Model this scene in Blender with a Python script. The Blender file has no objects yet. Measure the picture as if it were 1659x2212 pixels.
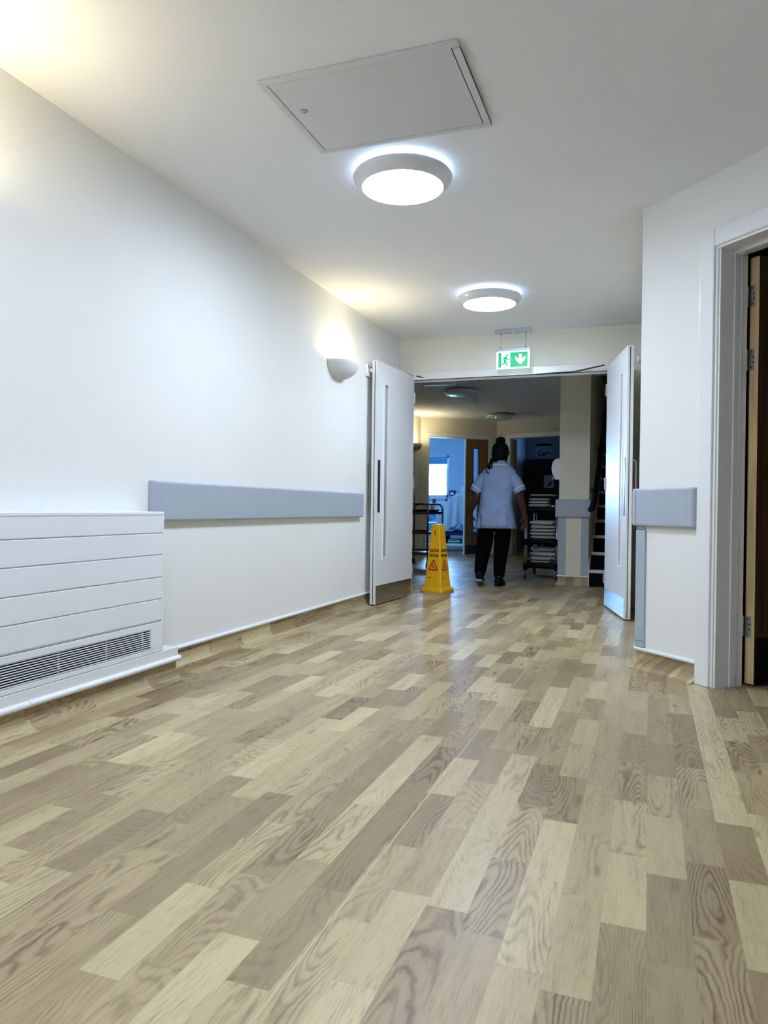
import bpy, bmesh, math, random
from mathutils import Vector, Matrix
random.seed(7)
SC = bpy.context.scene
COL = SC.collection
PI = math.pi
R = math.radians

# ------------------------------------------------------------------ materials
def lin(c):
    return tuple(((v/255)/12.92 if v/255 <= .04045 else ((v/255+.055)/1.055)**2.4) for v in c) + (1,)

def mat(name, rgb, rough=.5, metal=0., spec=.5, emit=None, estr=0., bump=0., bscale=200., var=0., vscale=8., coat=0., stretch=None, alpha_trans=0.):
    m = bpy.data.materials.new(name); m.use_nodes = True
    nt = m.node_tree; b = nt.nodes['Principled BSDF']
    b.inputs['Base Color'].default_value = lin(rgb)
    b.inputs['Roughness'].default_value = rough
    b.inputs['Metallic'].default_value = metal
    b.inputs['Specular IOR Level'].default_value = spec
    b.inputs['Coat Weight'].default_value = coat
    if alpha_trans:
        b.inputs['Transmission Weight'].default_value = alpha_trans
    if emit:
        b.inputs['Emission Color'].default_value = lin(emit)
        b.inputs['Emission Strength'].default_value = estr
    tc = nt.nodes.new('ShaderNodeTexCoord'); mp = nt.nodes.new('ShaderNodeMapping')
    nt.links.new(tc.outputs['Object'], mp.inputs['Vector'])
    if stretch: mp.inputs['Scale'].default_value = stretch
    if var > 0:
        n = nt.nodes.new('ShaderNodeTexNoise'); n.inputs['Scale'].default_value = vscale; n.inputs['Detail'].default_value = 4
        nt.links.new(mp.outputs['Vector'], n.inputs['Vector'])
        r = nt.nodes.new('ShaderNodeValToRGB'); e = r.color_ramp.elements
        e[0].position = .3; e[1].position = .7
        e[0].color = tuple(v*(1-var) for v in lin(rgb)[:3]) + (1,)
        e[1].color = tuple(min(1, v*(1+var)) for v in lin(rgb)[:3]) + (1,)
        nt.links.new(n.outputs['Fac'], r.inputs['Fac']); nt.links.new(r.outputs['Color'], b.inputs['Base Color'])
    if bump > 0:
        n2 = nt.nodes.new('ShaderNodeTexNoise'); n2.inputs['Scale'].default_value = bscale; n2.inputs['Detail'].default_value = 3
        nt.links.new(mp.outputs['Vector'], n2.inputs['Vector'])
        bp = nt.nodes.new('ShaderNodeBump'); bp.inputs['Strength'].default_value = bump; bp.inputs['Distance'].default_value = .002
        nt.links.new(n2.outputs['Fac'], bp.inputs['Height']); nt.links.new(bp.outputs['Normal'], b.inputs['Normal'])
    return m

def floor_mat(name, mode):
    """printed oak strip vinyl; strips run along Y. mode: how a cove continues the sheet upwards"""
    m = bpy.data.materials.new(name); m.use_nodes = True
    nt = m.node_tree; L = nt.links.new; b = nt.nodes['Principled BSDF']
    def M(op, a, c=None, d=None):
        n = nt.nodes.new('ShaderNodeMath'); n.operation = op
        for i, v in enumerate((a, c, d)):
            if v is None: continue
            if isinstance(v, (int, float)): n.inputs[i].default_value = v
            else: L(v, n.inputs[i])
        return n.outputs[0]
    tc = nt.nodes.new('ShaderNodeTexCoord'); sp = nt.nodes.new('ShaderNodeSeparateXYZ')
    L(tc.outputs['Object'], sp.inputs[0])
    x, y, z = sp.outputs
    if mode == 'x-': x = M('SUBTRACT', x, z)
    if mode == 'x+': x = M('ADD', x, z)
    if mode == 'up': x, y = M('ADD', x, 0.), z
    u = M('DIVIDE', M('SUBTRACT', x, .006), .0855)
    col = M('FLOOR', u)
    wn = nt.nodes.new('ShaderNodeTexWhiteNoise'); wn.noise_dimensions = '1D'; L(col, wn.inputs['W'])
    v = M('ADD', y, wn.outputs['Value'])
    per = M('FLOOR', v); fr = M('SUBTRACT', v, per)
    cv = nt.nodes.new('ShaderNodeCombineXYZ'); L(col, cv.inputs[0]); L(per, cv.inputs[1])
    w2 = nt.nodes.new('ShaderNodeTexWhiteNoise'); w2.noise_dimensions = '2D'; L(cv.outputs[0], w2.inputs['Vector'])
    sub = M('MULTIPLY', M('GREATER_THAN', fr, .68), M('GREATER_THAN', w2.outputs['Value'], .22))
    idx = M('ADD', M('GREATER_THAN', fr, .34), sub)
    cv2 = nt.nodes.new('ShaderNodeCombineXYZ'); L(col, cv2.inputs[0]); L(per, cv2.inputs[1]); L(M('ADD', idx, 7.3), cv2.inputs[2])
    w3 = nt.nodes.new('ShaderNodeTexWhiteNoise'); w3.noise_dimensions = '3D'; L(cv2.outputs[0], w3.inputs['Vector'])
    sc3 = nt.nodes.new('ShaderNodeSeparateColor'); L(w3.outputs['Color'], sc3.inputs[0])
    rnd, rnd2, rnd3 = sc3.outputs
    seed = M('MULTIPLY', rnd2, 60.)
    # tone
    tr = nt.nodes.new('ShaderNodeValToRGB'); tr.color_ramp.interpolation = 'LINEAR'
    e = tr.color_ramp.elements
    stops = [(0., (147, 127, 96)), (.25, (161, 141, 107)), (.55, (179, 159, 122)), (.78, (190, 172, 133)), (1., (203, 186, 146))]
    while len(e) < len(stops): e.new(.5)
    for k, (p, c) in enumerate(stops): e[k].position = p; e[k].color = lin(c)
    L(rnd, tr.inputs['Fac'])
    # cathedral figure
    cg = nt.nodes.new('ShaderNodeCombineXYZ')
    L(M('MULTIPLY', x, 9.), cg.inputs[0]); L(M('MULTIPLY', y, 1.7), cg.inputs[1]); L(seed, cg.inputs[2])
    n1 = nt.nodes.new('ShaderNodeTexNoise'); n1.inputs['Scale'].default_value = 1.; n1.inputs['Detail'].default_value = 1.2; n1.inputs['Roughness'].default_value = .35
    L(cg.outputs[0], n1.inputs['Vector'])
    wob = nt.nodes.new('ShaderNodeCombineXYZ'); L(M('MULTIPLY', x, 40.), wob.inputs[0]); L(M('MULTIPLY', y, 30.), wob.inputs[1]); L(seed, wob.inputs[2])
    nw = nt.nodes.new('ShaderNodeTexNoise'); nw.inputs['Scale'].default_value = 1.; nw.inputs['Detail'].default_value = 3; L(wob.outputs[0], nw.inputs['Vector'])
    straight = M('MULTIPLY', M('GREATER_THAN', rnd2, .62), M('MULTIPLY', x, 520.))
    ph = M('ADD', M('ADD', M('MULTIPLY', n1.outputs['Fac'], 150.), straight), M('MULTIPLY', nw.outputs['Fac'], 5.0))
    band = M('POWER', M('ADD', M('MULTIPLY', M('SINE', ph), .5), .5), 2.0)
    # fine pores
    cp = nt.nodes.new('ShaderNodeCombineXYZ'); L(M('MULTIPLY', x, 420.), cp.inputs[0]); L(M('MULTIPLY', y, 22.), cp.inputs[1]); L(seed, cp.inputs[2])
    n3 = nt.nodes.new('ShaderNodeTexNoise'); n3.inputs['Scale'].default_value = 1.; n3.inputs['Detail'].default_value = 2; L(cp.outputs[0], n3.inputs['Vector'])
    # broad mottling
    cm = nt.nodes.new('ShaderNodeCombineXYZ'); L(M('MULTIPLY', x, 34.), cm.inputs[0]); L(M('MULTIPLY', y, 4.2), cm.inputs[1]); L(seed, cm.inputs[2])
    n4 = nt.nodes.new('ShaderNodeTexNoise'); n4.inputs['Scale'].default_value = 1.; n4.inputs['Detail'].default_value = 3; L(cm.outputs[0], n4.inputs['Vector'])
    amt = M('MULTIPLY', M('MULTIPLY', M('MULTIPLY', band, M('MULTIPLY_ADD', rnd, -.85, 1.2)), M('MAXIMUM', M('SUBTRACT', rnd3, .02), .14)), M('MULTIPLY_ADD', n4.outputs['Fac'], 2.0, -.28))
    pores = M('MULTIPLY', M('MAXIMUM', M('SUBTRACT', n3.outputs['Fac'], .5), 0.), 1.5)
    mott = M('MULTIPLY', M('SUBTRACT', n4.outputs['Fac'], .5), .75)
    # a few knots
    ck = nt.nodes.new('ShaderNodeCombineXYZ'); L(M('MULTIPLY', x, 11.7), ck.inputs[0]); L(M('MULTIPLY', y, 3.4), ck.inputs[1]); L(0 if False else M('MULTIPLY', idx, 3.), ck.inputs[2])
    vo = nt.nodes.new('ShaderNodeTexVoronoi'); vo.inputs['Scale'].default_value = 1.; L(ck.outputs[0], vo.inputs['Vector'])
    knot = M('MULTIPLY', M('MAXIMUM', M('SUBTRACT', .16, vo.outputs['Distance']), 0.), 4.)
    tot = M('ADD', M('ADD', amt, pores), M('ADD', mott, knot))
    tot = M('MINIMUM', M('MAXIMUM', tot, 0.), 1.)
    mx = nt.nodes.new('ShaderNodeMix'); mx.data_type = 'RGBA'
    L(tot, mx.inputs[0]); L(tr.outputs['Color'], mx.inputs[6]); mx.inputs[7].default_value = lin((108, 84, 58))
    # joints
    fu = M('SUBTRACT', u, col)
    edge = M('MAXIMUM', M('LESS_THAN', fu, .012), M('LESS_THAN', M('ABSOLUTE', M('SUBTRACT', fr, .34)), .0012))
    # pale welded sheet seam
    weld = M('LESS_THAN', M('ABSOLUTE', M('ADD', x, .583)), .0022)
    mx2 = nt.nodes.new('ShaderNodeMix'); mx2.data_type = 'RGBA'
    L(M('MULTIPLY', edge, .28), mx2.inputs[0]); L(mx.outputs[2], mx2.inputs[6]); mx2.inputs[7].default_value = lin((110, 92, 72))
    mx3 = nt.nodes.new('ShaderNodeMix'); mx3.data_type = 'RGBA'
    L(M('MULTIPLY', weld, .6), mx3.inputs[0]); L(mx2.outputs[2], mx3.inputs[6]); mx3.inputs[7].default_value = lin((205, 190, 158))
    L(mx3.outputs[2], b.inputs['Base Color'])
    b.inputs['Roughness'].default_value = .36; b.inputs['Specular IOR Level'].default_value = .4
    bp = nt.nodes.new('ShaderNodeBump'); bp.inputs['Strength'].default_value = .12; bp.inputs['Distance'].default_value = .0006
    L(n3.outputs['Fac'], bp.inputs['Height']); L(bp.outputs['Normal'], b.inputs['Normal'])
    return m

def wood_mat(name, rgb, dark, scale=(60, 60, 3), rough=.45):
    m = bpy.data.materials.new(name); m.use_nodes = True
    nt = m.node_tree; L = nt.links.new; b = nt.nodes['Principled BSDF']
    tc = nt.nodes.new('ShaderNodeTexCoord'); mp = nt.nodes.new('ShaderNodeMapping'); mp.inputs['Scale'].default_value = scale
    L(tc.outputs['Object'], mp.inputs['Vector'])
    n = nt.nodes.new('ShaderNodeTexNoise'); n.inputs['Scale'].default_value = 1.; n.inputs['Detail'].default_value = 4; n.inputs['Distortion'].default_value = .6
    L(mp.outputs['Vector'], n.inputs['Vector'])
    r = nt.nodes.new('ShaderNodeValToRGB'); r.color_ramp.elements[0].position = .32; r.color_ramp.elements[1].position = .68
    r.color_ramp.elements[0].color = lin(dark); r.color_ramp.elements[1].color = lin(rgb)
    L(n.outputs['Fac'], r.inputs['Fac']); L(r.outputs['Color'], b.inputs['Base Color'])
    b.inputs['Roughness'].default_value = rough
    return m

M_ = {}
M_['wall'] = mat('wall_paint', (240, 240, 238), .7, spec=.25, bump=.15, bscale=260)
M_['hallwall'] = mat('hall_wall_paint', (234, 229, 211), .7, spec=.25, bump=.15, bscale=260)
M_['endwall'] = mat('end_wall_paint', (241, 239, 229), .7, spec=.25, bump=.15, bscale=260)
M_['ceil'] = mat('ceiling_paint', (238, 240, 246), .85, spec=.2, bump=.3, bscale=180)
M_['gloss'] = mat('white_gloss_paint', (238, 239, 241), .28, spec=.5, var=.01)
M_['satin'] = mat('white_satin', (232, 234, 238), .38, spec=.5, var=.01)
M_['powder'] = mat('white_powder_coat', (238, 242, 249), .4, spec=.45, var=.008)
M_['hatch'] = mat('hatch_steel_paint', (214, 216, 222), .45, spec=.4, var=.01)
M_['pvc'] = mat('white_pvc', (238, 240, 243), .35, spec=.5, var=.01)
M_['vinylgrey'] = mat('blue_grey_vinyl', (174, 184, 198), .45, spec=.4, bump=.4, bscale=600, var=.015, vscale=30)
M_['plaster'] = mat('white_plaster', (226, 226, 226), .7, spec=.2, var=.02)
M_['ring'] = mat('light_ring_plastic', (228, 232, 240), .18, spec=.6, var=.01)
M_['diff_on'] = mat('lit_diffuser', (255, 255, 255), .5, emit=(217, 234, 255), estr=72.)
M_['glow_band'] = mat('lit_rear_band', (255, 255, 255), .5, emit=(200, 228, 255), estr=16.)
M_['diff_off'] = mat('unlit_diffuser', (222, 222, 218), .22, spec=.6)
M_['steel'] = mat('brushed_steel', (190, 188, 184), .28, metal=1., bump=.2, bscale=60, stretch=(1, 1, 30), var=.05, vscale=20)
M_['handle'] = mat('satin_steel_handle', (150, 144, 136), .35, metal=1., var=.03)
M_['kick'] = mat('polished_steel_plate', (178, 176, 172), .16, metal=1., var=.05, vscale=6)
M_['darkstrip'] = mat('dark_bronze_plate', (66, 63, 68), .35, metal=.6, var=.05)
M_['brass'] = mat('aged_brass', (146, 112, 58), .35, metal=1., var=.1)
M_['black'] = mat('black_plastic', (9, 9, 11), .6, spec=.2, var=.1)
M_['void'] = mat('painted_shade_dark', (18, 18, 26), .9, var=.1)  # near-black base colour standing in for shade in enclosed spaces
M_['dark'] = mat('dark_grey_plastic', (38, 39, 44), .5, var=.05)
M_['yellow'] = mat('yellow_plastic', (250, 188, 30), .35, spec=.5, var=.02, vscale=20)
M_['yshade'] = mat('painted_recess_shade', (176, 128, 20), .5, var=.05)
M_['red'] = mat('red_print', (176, 34, 22), .5, var=.03)
M_['ink'] = mat('dark_print', (52, 24, 14), .5, var=.03)
M_['oak'] = wood_mat('oak_lipping', (228, 204, 160), (196, 166, 122), (70, 70, 2.4))
M_['oakface'] = wood_mat('oak_veneer_door', (150, 112, 70), (116, 84, 50), (45, 45, 1.6), .3)
M_['floor'] = floor_mat('oak_strip_vinyl', '')
M_['cove_x'] = floor_mat('oak_strip_vinyl_cove', 'x-')
M_['cove_up'] = floor_mat('oak_strip_vinyl_upstand', 'up')
def thin_glass():
    m = bpy.data.materials.new('clear_glass'); m.use_nodes = True; nt = m.node_tree
    nt.nodes.remove(nt.nodes['Principled BSDF'])
    t = nt.nodes.new('ShaderNodeBsdfTransparent'); t.inputs[0].default_value = (.94, .97, .97, 1)
    g = nt.nodes.new('ShaderNodeBsdfGlossy'); g.inputs['Roughness'].default_value = .02
    f = nt.nodes.new('ShaderNodeFresnel'); f.inputs['IOR'].default_value = 1.4
    x = nt.nodes.new('ShaderNodeMixShader'); nt.links.new(f.outputs[0], x.inputs[0]); nt.links.new(t.outputs[0], x.inputs[1]); nt.links.new(g.outputs[0], x.inputs[2])
    nt.links.new(x.outputs[0], nt.nodes['Material Output'].inputs[0]); return m
M_['glass'] = thin_glass()
M_['skin'] = mat('dark_brown_skin', (78, 46, 34), .5, spec=.4, var=.06, vscale=30)
M_['hair'] = mat('black_hair', (7, 6, 7), .7, spec=.15, bump=.8, bscale=300, var=.2)
M_['tunic'] = mat('pale_blue_tunic_cloth', (150, 172, 216), .85, spec=.1, bump=.3, bscale=500, var=.02)
M_['white'] = mat('white_cloth', (235, 235, 238), .85, spec=.1, bump=.6, bscale=60, var=.02)
M_['linen'] = mat('off_white_linen', (214, 211, 204), .9, spec=.1, bump=1., bscale=45, var=.05, vscale=30)
M_['darkveneer'] = wood_mat('dark_satin_veneer', (84, 64, 42), (66, 48, 30), (45, 45, 1.6), .26)
M_['blackcloth'] = mat('black_trouser_cloth', (6, 6, 7), .9, spec=.08, var=.2)
M_['shoe'] = mat('black_shoe', (9, 9, 10), .7, spec=.2, var=.1)
M_['green'] = mat('exit_green', (0, 165, 105), .4, emit=(10, 205, 135), estr=.45)
M_['signwhite'] = mat('lit_sign_white', (250, 255, 255), .4, emit=(215, 250, 255), estr=.75)
M_['alu'] = mat('pale_aluminium', (186, 190, 204), .35, metal=.5, var=.02)
M_['wire'] = mat('sign_wire', (120, 122, 130), .4, metal=.8)
M_['chrome'] = mat('bronzed_tube', (128, 116, 104), .3, metal=1., var=.05)
M_['navy'] = mat('navy_plastic', (24, 34, 78), .5, var=.05)
M_['bluesheet'] = mat('blue_mattress_cover', (92, 156, 196), .6, var=.05)
M_['palesheet'] = mat('pale_blue_sheet', (196, 214, 228), .85, spec=.1, bump=.6, bscale=30, var=.03)
M_['bluewall'] = mat('ward_wall_paint', (196, 214, 232), .75, spec=.2, bump=.1)
M_['greenbox'] = mat('green_print_packet', (40, 140, 118), .5, var=.5, vscale=40)
M_['pink'] = mat('pink_plastic', (214, 40, 84), .4, var=.05)
M_['bluebag'] = mat('deep_blue_bag', (20, 26, 120), .5, var=.1)
M_['paper'] = mat('white_paper', (232, 234, 238), .8, var=.02)
M_['blind'] = mat('blue_blind_cloth', (120, 178, 220), .8, var=.03)
M_['leaf'] = mat('garden_leaf', (120, 140, 96), .7, var=.3)
M_['picket'] = mat('white_picket_paint', (240, 240, 240), .6, var=.02)
M_['grass'] = mat('lawn', (110, 140, 84), .9, var=.3, vscale=20)
M_['ledgreen'] = mat('green_led', (20, 255, 140), .4, emit=(20, 255, 140), estr=6.)
M_['nosing'] = mat('pale_stair_nosing', (214, 214, 214), .5, var=.03)
M_['carpet'] = mat('dark_stair_carpet', (17, 18, 28), .95, spec=.1, var=.2, vscale=80)
M_['cab'] = mat('dark_cupboard_laminate', (20, 20, 26), .5, var=.1)

# ------------------------------------------------------------------ mesh helpers
class MB:
    def __init__(self): self.bm = bmesh.new()
    def box(self, x0, x1, y0, y1, z0, z1, rot=None, at=None):
        vs = []
        for z in (z0, z1):
            for (x, y) in ((x0, y0), (x1, y0), (x1, y1), (x0, y1)):
                p = Vector((x, y, z))
                if rot is not None: p = rot @ p
                if at is not None: p = p + Vector(at)
                vs.append(self.bm.verts.new(p))
        for f in ((3, 2, 1, 0), (4, 5, 6, 7), (0, 1, 5, 4), (1, 2, 6, 5), (2, 3, 7, 6), (3, 0, 4, 7)):
            self.bm.faces.new([vs[i] for i in f])
        return self
    def poly(self, pts, ext):
        """pts: 3D outline, ext: extrude vector"""
        e = Vector(ext); a = [self.bm.verts.new(Vector(p)) for p in pts]; b = [self.bm.verts.new(Vector(p)+e) for p in pts]
        n = len(pts)
        self.bm.faces.new(a[::-1]); self.bm.faces.new(b)
        for i in range(n): self.bm.faces.new((a[i], a[(i+1) % n], b[(i+1) % n], b[i]))
        return self
    def tube(self, pts, r, seg=10, cap=True):
        pts = [Vector(p) for p in pts]; n = len(pts); rs = r if isinstance(r, (list, tuple)) else [r]*n
        rings = []; up = None
        for i, p in enumerate(pts):
            t = (pts[min(i+1, n-1)] - pts[max(i-1, 0)]).normalized()
            if up is None: up = t.orthogonal().normalized()
            up = (up - t*up.dot(t)).normalized(); s = t.cross(up)
            rings.append([self.bm.verts.new(p + (up*math.cos(2*PI*k/seg) + s*math.sin(2*PI*k/seg))*rs[i]) for k in range(seg)])
        for a, b in zip(rings, rings[1:]):
            for k in range(seg): self.bm.faces.new((a[k], a[(k+1) % seg], b[(k+1) % seg], b[k]))
        if cap:
            self.bm.faces.new(rings[0][::-1]); self.bm.faces.new(rings[-1])
        return self
    def rings(self, rings, cap=True, closed=True):
        """rings: lists of equal number of points"""
        vr = [[self.bm.verts.new(Vector(p)) for p in r] for r in rings]; n = len(vr[0])
        for a, b in zip(vr, vr[1:]):
            for k in range(n if closed else n-1): self.bm.faces.new((a[k], a[(k+1) % n], b[(k+1) % n], b[k]))
        if cap: self.bm.faces.new(vr[0][::-1]); self.bm.faces.new(vr[-1])
        return self
    def lathe(self, prof, seg=48, c=(0, 0, 0), a0=0, a1=2*PI):
        full = abs(a1-a0-2*PI) < 1e-6; n = seg if full else seg+1
        cols = []
        for k in range(n):
            a = a0+(a1-a0)*k/seg
            cols.append([self.bm.verts.new((c[0]+r*math.cos(a), c[1]+r*math.sin(a), c[2]+z)) for r, z in prof])
        for k in range(n if full else n-1):
            p, q = cols[k], cols[(k+1) % n]
            for i in range(len(prof)-1):
                try: self.bm.faces.new((p[i], q[i], q[i+1], p[i+1]))
                except ValueError: pass
        return self
    def build(self, name, m, parent=None, loc=None, rz=None, smooth=False, bevel=0., seg=2, weld=True, sub=0):
        if weld: bmesh.ops.remove_doubles(self.bm, verts=self.bm.verts, dist=1e-5)
        bmesh.ops.recalc_face_normals(self.bm, faces=self.bm.faces)
        me = bpy.data.meshes.new(name); self.bm.to_mesh(me); self.bm.free()
        o = bpy.data.objects.new(name, me); COL.objects.link(o)
        me.materials.append(M_[m] if isinstance(m, str) else m)
        if smooth:
            for p in me.polygons: p.use_smooth = True
        if bevel:
            bv = o.modifiers.new('bevel', 'BEVEL'); bv.width = bevel; bv.segments = seg; bv.limit_method = 'ANGLE'; bv.angle_limit = R(35)
        if sub:
            s = o.modifiers.new('sub', 'SUBSURF'); s.levels = sub; s.render_levels = sub
        if parent: o.parent = parent
        if loc: o.location = loc
        if rz is not None: o.rotation_euler = (0, 0, rz)
        return o

def empty(name, loc=(0, 0, 0), rz=0.):
    o = bpy.data.objects.new(name, None); o.empty_display_size = .1; COL.objects.link(o)
    o.location = loc; o.rotation_euler = (0, 0, rz); return o
def tag(o, label=None, cat=None, group=None, kind=None):
    if label: o['label'] = label
    if cat: o['category'] = cat
    if group: o['group'] = group
    if kind: o['kind'] = kind
    return o
def struct(o, label=None):
    o['kind'] = 'structure'
    if label: o['label'] = label
    return o
def copy_tree(o, parent=None):
    c = o.copy(); COL.objects.link(c)
    if parent: c.parent = parent
    for ch in [k for k in o.children]: copy_tree(ch, c)
    return c
def bx(*a, **k): return MB().box(*a, **k)
def lettering(name, body, size, m, parent, loc, rot, ext=.0006):
    cu = bpy.data.curves.new(name, 'FONT'); cu.body = body; cu.size = size; cu.extrude = ext; cu.align_x = 'CENTER'; cu.align_y = 'CENTER'
    cu.offset = size*.03
    t_ = bpy.data.objects.new(name, cu); COL.objects.link(t_); bpy.context.view_layer.update()
    me = bpy.data.meshes.new_from_object(t_.evaluated_get(bpy.context.evaluated_depsgraph_get())); bpy.data.objects.remove(t_)
    o = bpy.data.objects.new(name, me); COL.objects.link(o); me.materials.clear(); me.materials.append(M_[m]); o.parent = parent
    o.location = loc; o.rotation_euler = rot; return o

# ------------------------------------------------------------------ key measures
WL = -2.235          # corridor left wall face
YE = 6.55            # end wall (double door wall) face
CH = 2.40            # ceiling height
CORN = Vector((-.05, 4.07, 0)); ANG = R(46)
DV = Vector((math.cos(ANG), -math.sin(ANG), 0)); NV = Vector((math.sin(ANG), math.cos(ANG), 0))
def AP(s, d, z=0): return CORN + DV*s + NV*d + Vector((0, 0, z))

# ------------------------------------------------------------------ the setting
struct(bx(-8, 5, -4.2, 19.2, -.12, 0).build('floor', 'floor'), 'oak-strip patterned vinyl floor')
cb = MB()
cb.box(-8, 3.2, -4.2, 8.95, CH, CH+.12); cb.box(-8, -.6, 8.95, 17, CH, CH+.12); cb.box(.5, 3.2, 8.95, 17, CH, CH+.12); cb.box(-.6, .5, 13.3, 17, CH, CH+.12)
struct(cb.build('ceiling', 'ceil'), 'plain off-white ceiling')

struct(bx(WL-.14, WL, -4.2, YE, 0, CH).build('wall_left', 'wall'), 'white corridor wall on the left')
struct(bx(WL-.14, 3.2, -4.34, -4.2, 0, CH).build('wall_back', 'wall'))
struct(bx(1.62, 1.76, -4.2, 2.46, 0, CH).build('wall_right', 'wall'))
# end wall with double door opening X -2.085 .. -.35, head 2.03
ew = MB(); ew.box(-3.9, -2.16, YE, YE+.16, 0, CH); ew.box(-.325, .6, YE, YE+.16, 0, CH); ew.box(-2.16, -.325, YE, YE+.16, 2.05, CH)
struct(ew.build('wall_end', 'endwall'), 'cream wall around the double doors at the corridor end')
# right wall of the corridor behind the corner
struct(bx(-.05, .06, 4.13, YE, 0, CH).build('wall_side', 'hallwall'))
# angled wall with opening s .49 .. 1.42, head 2.08
aw = MB(); rw = Matrix.Rotation(-ANG, 3, 'Z')
TH = .185
for s0, s1, z0, z1 in ((0, .50, 0, CH), (1.43, 2.36, 0, CH), (.50, 1.43, 2.085, CH)):
    aw.box(s0, s1, 0, TH-.01, z0, z1, rot=rw, at=CORN)
struct(aw.build('wall_angled', 'wall'), 'white angled wall holding the oak door')

# frame lining, stop and architrave of the angled doorway
fr = empty('trim_1', CORN, -ANG); struct(fr, 'white moulded frame around the oak door on the right')
a = MB()
for s0, s1, z0, z1 in ((.395, .478, 0, 2.135), (1.452, 1.535, 0, 2.135), (.478, 1.452, 2.052, 2.135)):
    a.box(s0, s1, -.02, 0, z0, z1)
a.build('architrave', 'gloss', fr, bevel=.006)
b = MB()
for s0, s1, z0, z1 in ((.458, .50, 0, 2.085), (1.43, 1.472, 0, 2.085), (.49, 1.44, 2.04, 2.085)):
    b.box(s0 if s0 < 1 else 1.44, .49 if s0 == .458 else s1, -.013 if 0 else -.008, TH, z0, z1)
b.build('frame_lining', 'gloss', fr, bevel=.002)
st = MB()
for s0, s1, z0, z1 in ((.49, .505, 0, 2.04), (1.425, 1.44, 0, 2.04), (.505, 1.425, 2.025, 2.04)):
    st.box(s0, s1, .088, .13, z0, z1)
st.build('door_stop', 'gloss', fr, bevel=.002)
MB().box(.488, .4935, .146, .153, 0, 2.04).build('smoke_seal', 'black', fr)

# the oak door, open into the dark room
d3 = empty('door_1', AP(.5, .192, 0), -ANG); struct(d3, 'oak-edged door standing open into the dark room at far right')
bx(0, .003, 0, .93, .012, 2.02).build('back_face', 'oakface', d3)
bx(.003, .050, 0, .93, .012, 2.02).build('door_edge', 'oak', d3, bevel=.001)
bx(.050, .0525, 0, .93, .012, 2.02).build('door_face', 'darkveneer', d3)
bx(.0525, .0545, .006, .92, .014, .23).build('kick_plate', 'black', d3)
for z in (1.84, 1.54, .28):
    h = bx(-.001, .034, -.0025, .0005, z-.05, z+.05).build('hinge', 'steel', d3, bevel=.004)
    k = MB()
    for j in range(5): k.tube([(-.010, -.006, z-.05+.02*j+.001), (-.010, -.006, z-.05+.02*j+.019)], .0065, 12)
    k.build('hinge_knuckle', 'steel', h)
    bx(-.012, -.009, -.045, -.004, z-.05, z+.05).build('frame_leaf', 'steel', h)
    for j, (xx) in enumerate((.014, .024, .024, .014)):
        MB().tube([(xx, -.0024, z-.037+.0245*j), (xx, -.0032, z-.037+.0245*j)], .004, 12).build('screw', 'dark', h)
# dark room behind it
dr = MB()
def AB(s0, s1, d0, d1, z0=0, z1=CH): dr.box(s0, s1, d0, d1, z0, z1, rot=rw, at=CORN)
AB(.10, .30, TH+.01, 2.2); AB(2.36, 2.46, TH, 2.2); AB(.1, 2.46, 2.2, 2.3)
struct(dr.build('wall_store', 'void'))  # walls coloured near-black to keep the unlit room in shade
cup = empty('storage_rack', AP(1.35, 1.75, 0), -ANG)
tag(cup, 'dark storage rack standing inside the unlit room at far right', 'rack')
for z in (.2, .7, 1.2, 1.7): bx(-.4, .4, -.2, .2, z, z+.03).build('shelf', 'cab', cup)
for sx in (-.38, .38):
    for sy in (-.18, .18): bx(sx-.02, sx+.02, sy-.02, sy+.02, 0, 1.9).build('post', 'cab', cup)

# --- skirtings: coved vinyl + white capping
def cove(name, x, y0, y1, side, m='cove_x', zt=.094):
    """cove along Y against wall face x; side=+1 goes out to +x"""
    prof = [(0, zt), (.003, zt), (.003, .055)]
    for k in range(1, 7):
        t = PI/2*k/6; prof.append((.003+.05*(1-math.cos(t)), .055-.053*math.sin(t)))
    prof += [(.056, .0008), (0, .0008)]
    mb = MB(); mb.rings([[(x+side*px, y, pz) for px, pz in prof] for y in (y0, y1)])
    return mb.build(name, m, smooth=False)
def cap_bar(parent, p0, p1, out, r=.011, name='capping'):
    p0, p1, out = Vector(p0), Vector(p1), Vector(out)
    pr = []
    for k in range(9):
        t = -PI/2+PI*k/8; pr.append((max(0, math.cos(t))*.016+.001, math.sin(t)*r))
    rings = [[p + out*a + Vector((0, 0, b)) for a, b in pr] for p in (p0, p1)]
    return MB().rings(rings).build(name, 'pvc', parent)
bl = struct(cove('baseboard_left', WL, 2.93, YE, 1), 'coved vinyl skirting with white capping, left wall')
cap_bar(bl, (WL, 3.09, .100), (WL, YE, .100), (1, 0, 0))
cap_bar(bl, (WL, 2.90, .100), (WL, 3.088, .100), (1, 0, 0))
# plinth under radiator cover
pl = struct(bx(WL, -2.088, -.6, 2.925, .088, .150).build('trim_2', 'gloss', bevel=.002), 'white plinth ledge under the radiator cover')
bp_ = struct(cove('baseboard_plinth', -2.095, -.6, 2.915, 1, zt=.086))
cap_bar(bp_, (-2.090, 2.035, .098), (-2.090, 2.932, .098), (1, 0, 0), .013)
cap_bar(bp_, (-2.090, -.6, .098), (-2.090, 2.031, .098), (1, 0, 0), .013)
# the wall box behind the cove
struct(bx(WL, -2.096, -.6, 2.914, .0, .088).build('trim_3', 'cove_up'))
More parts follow.
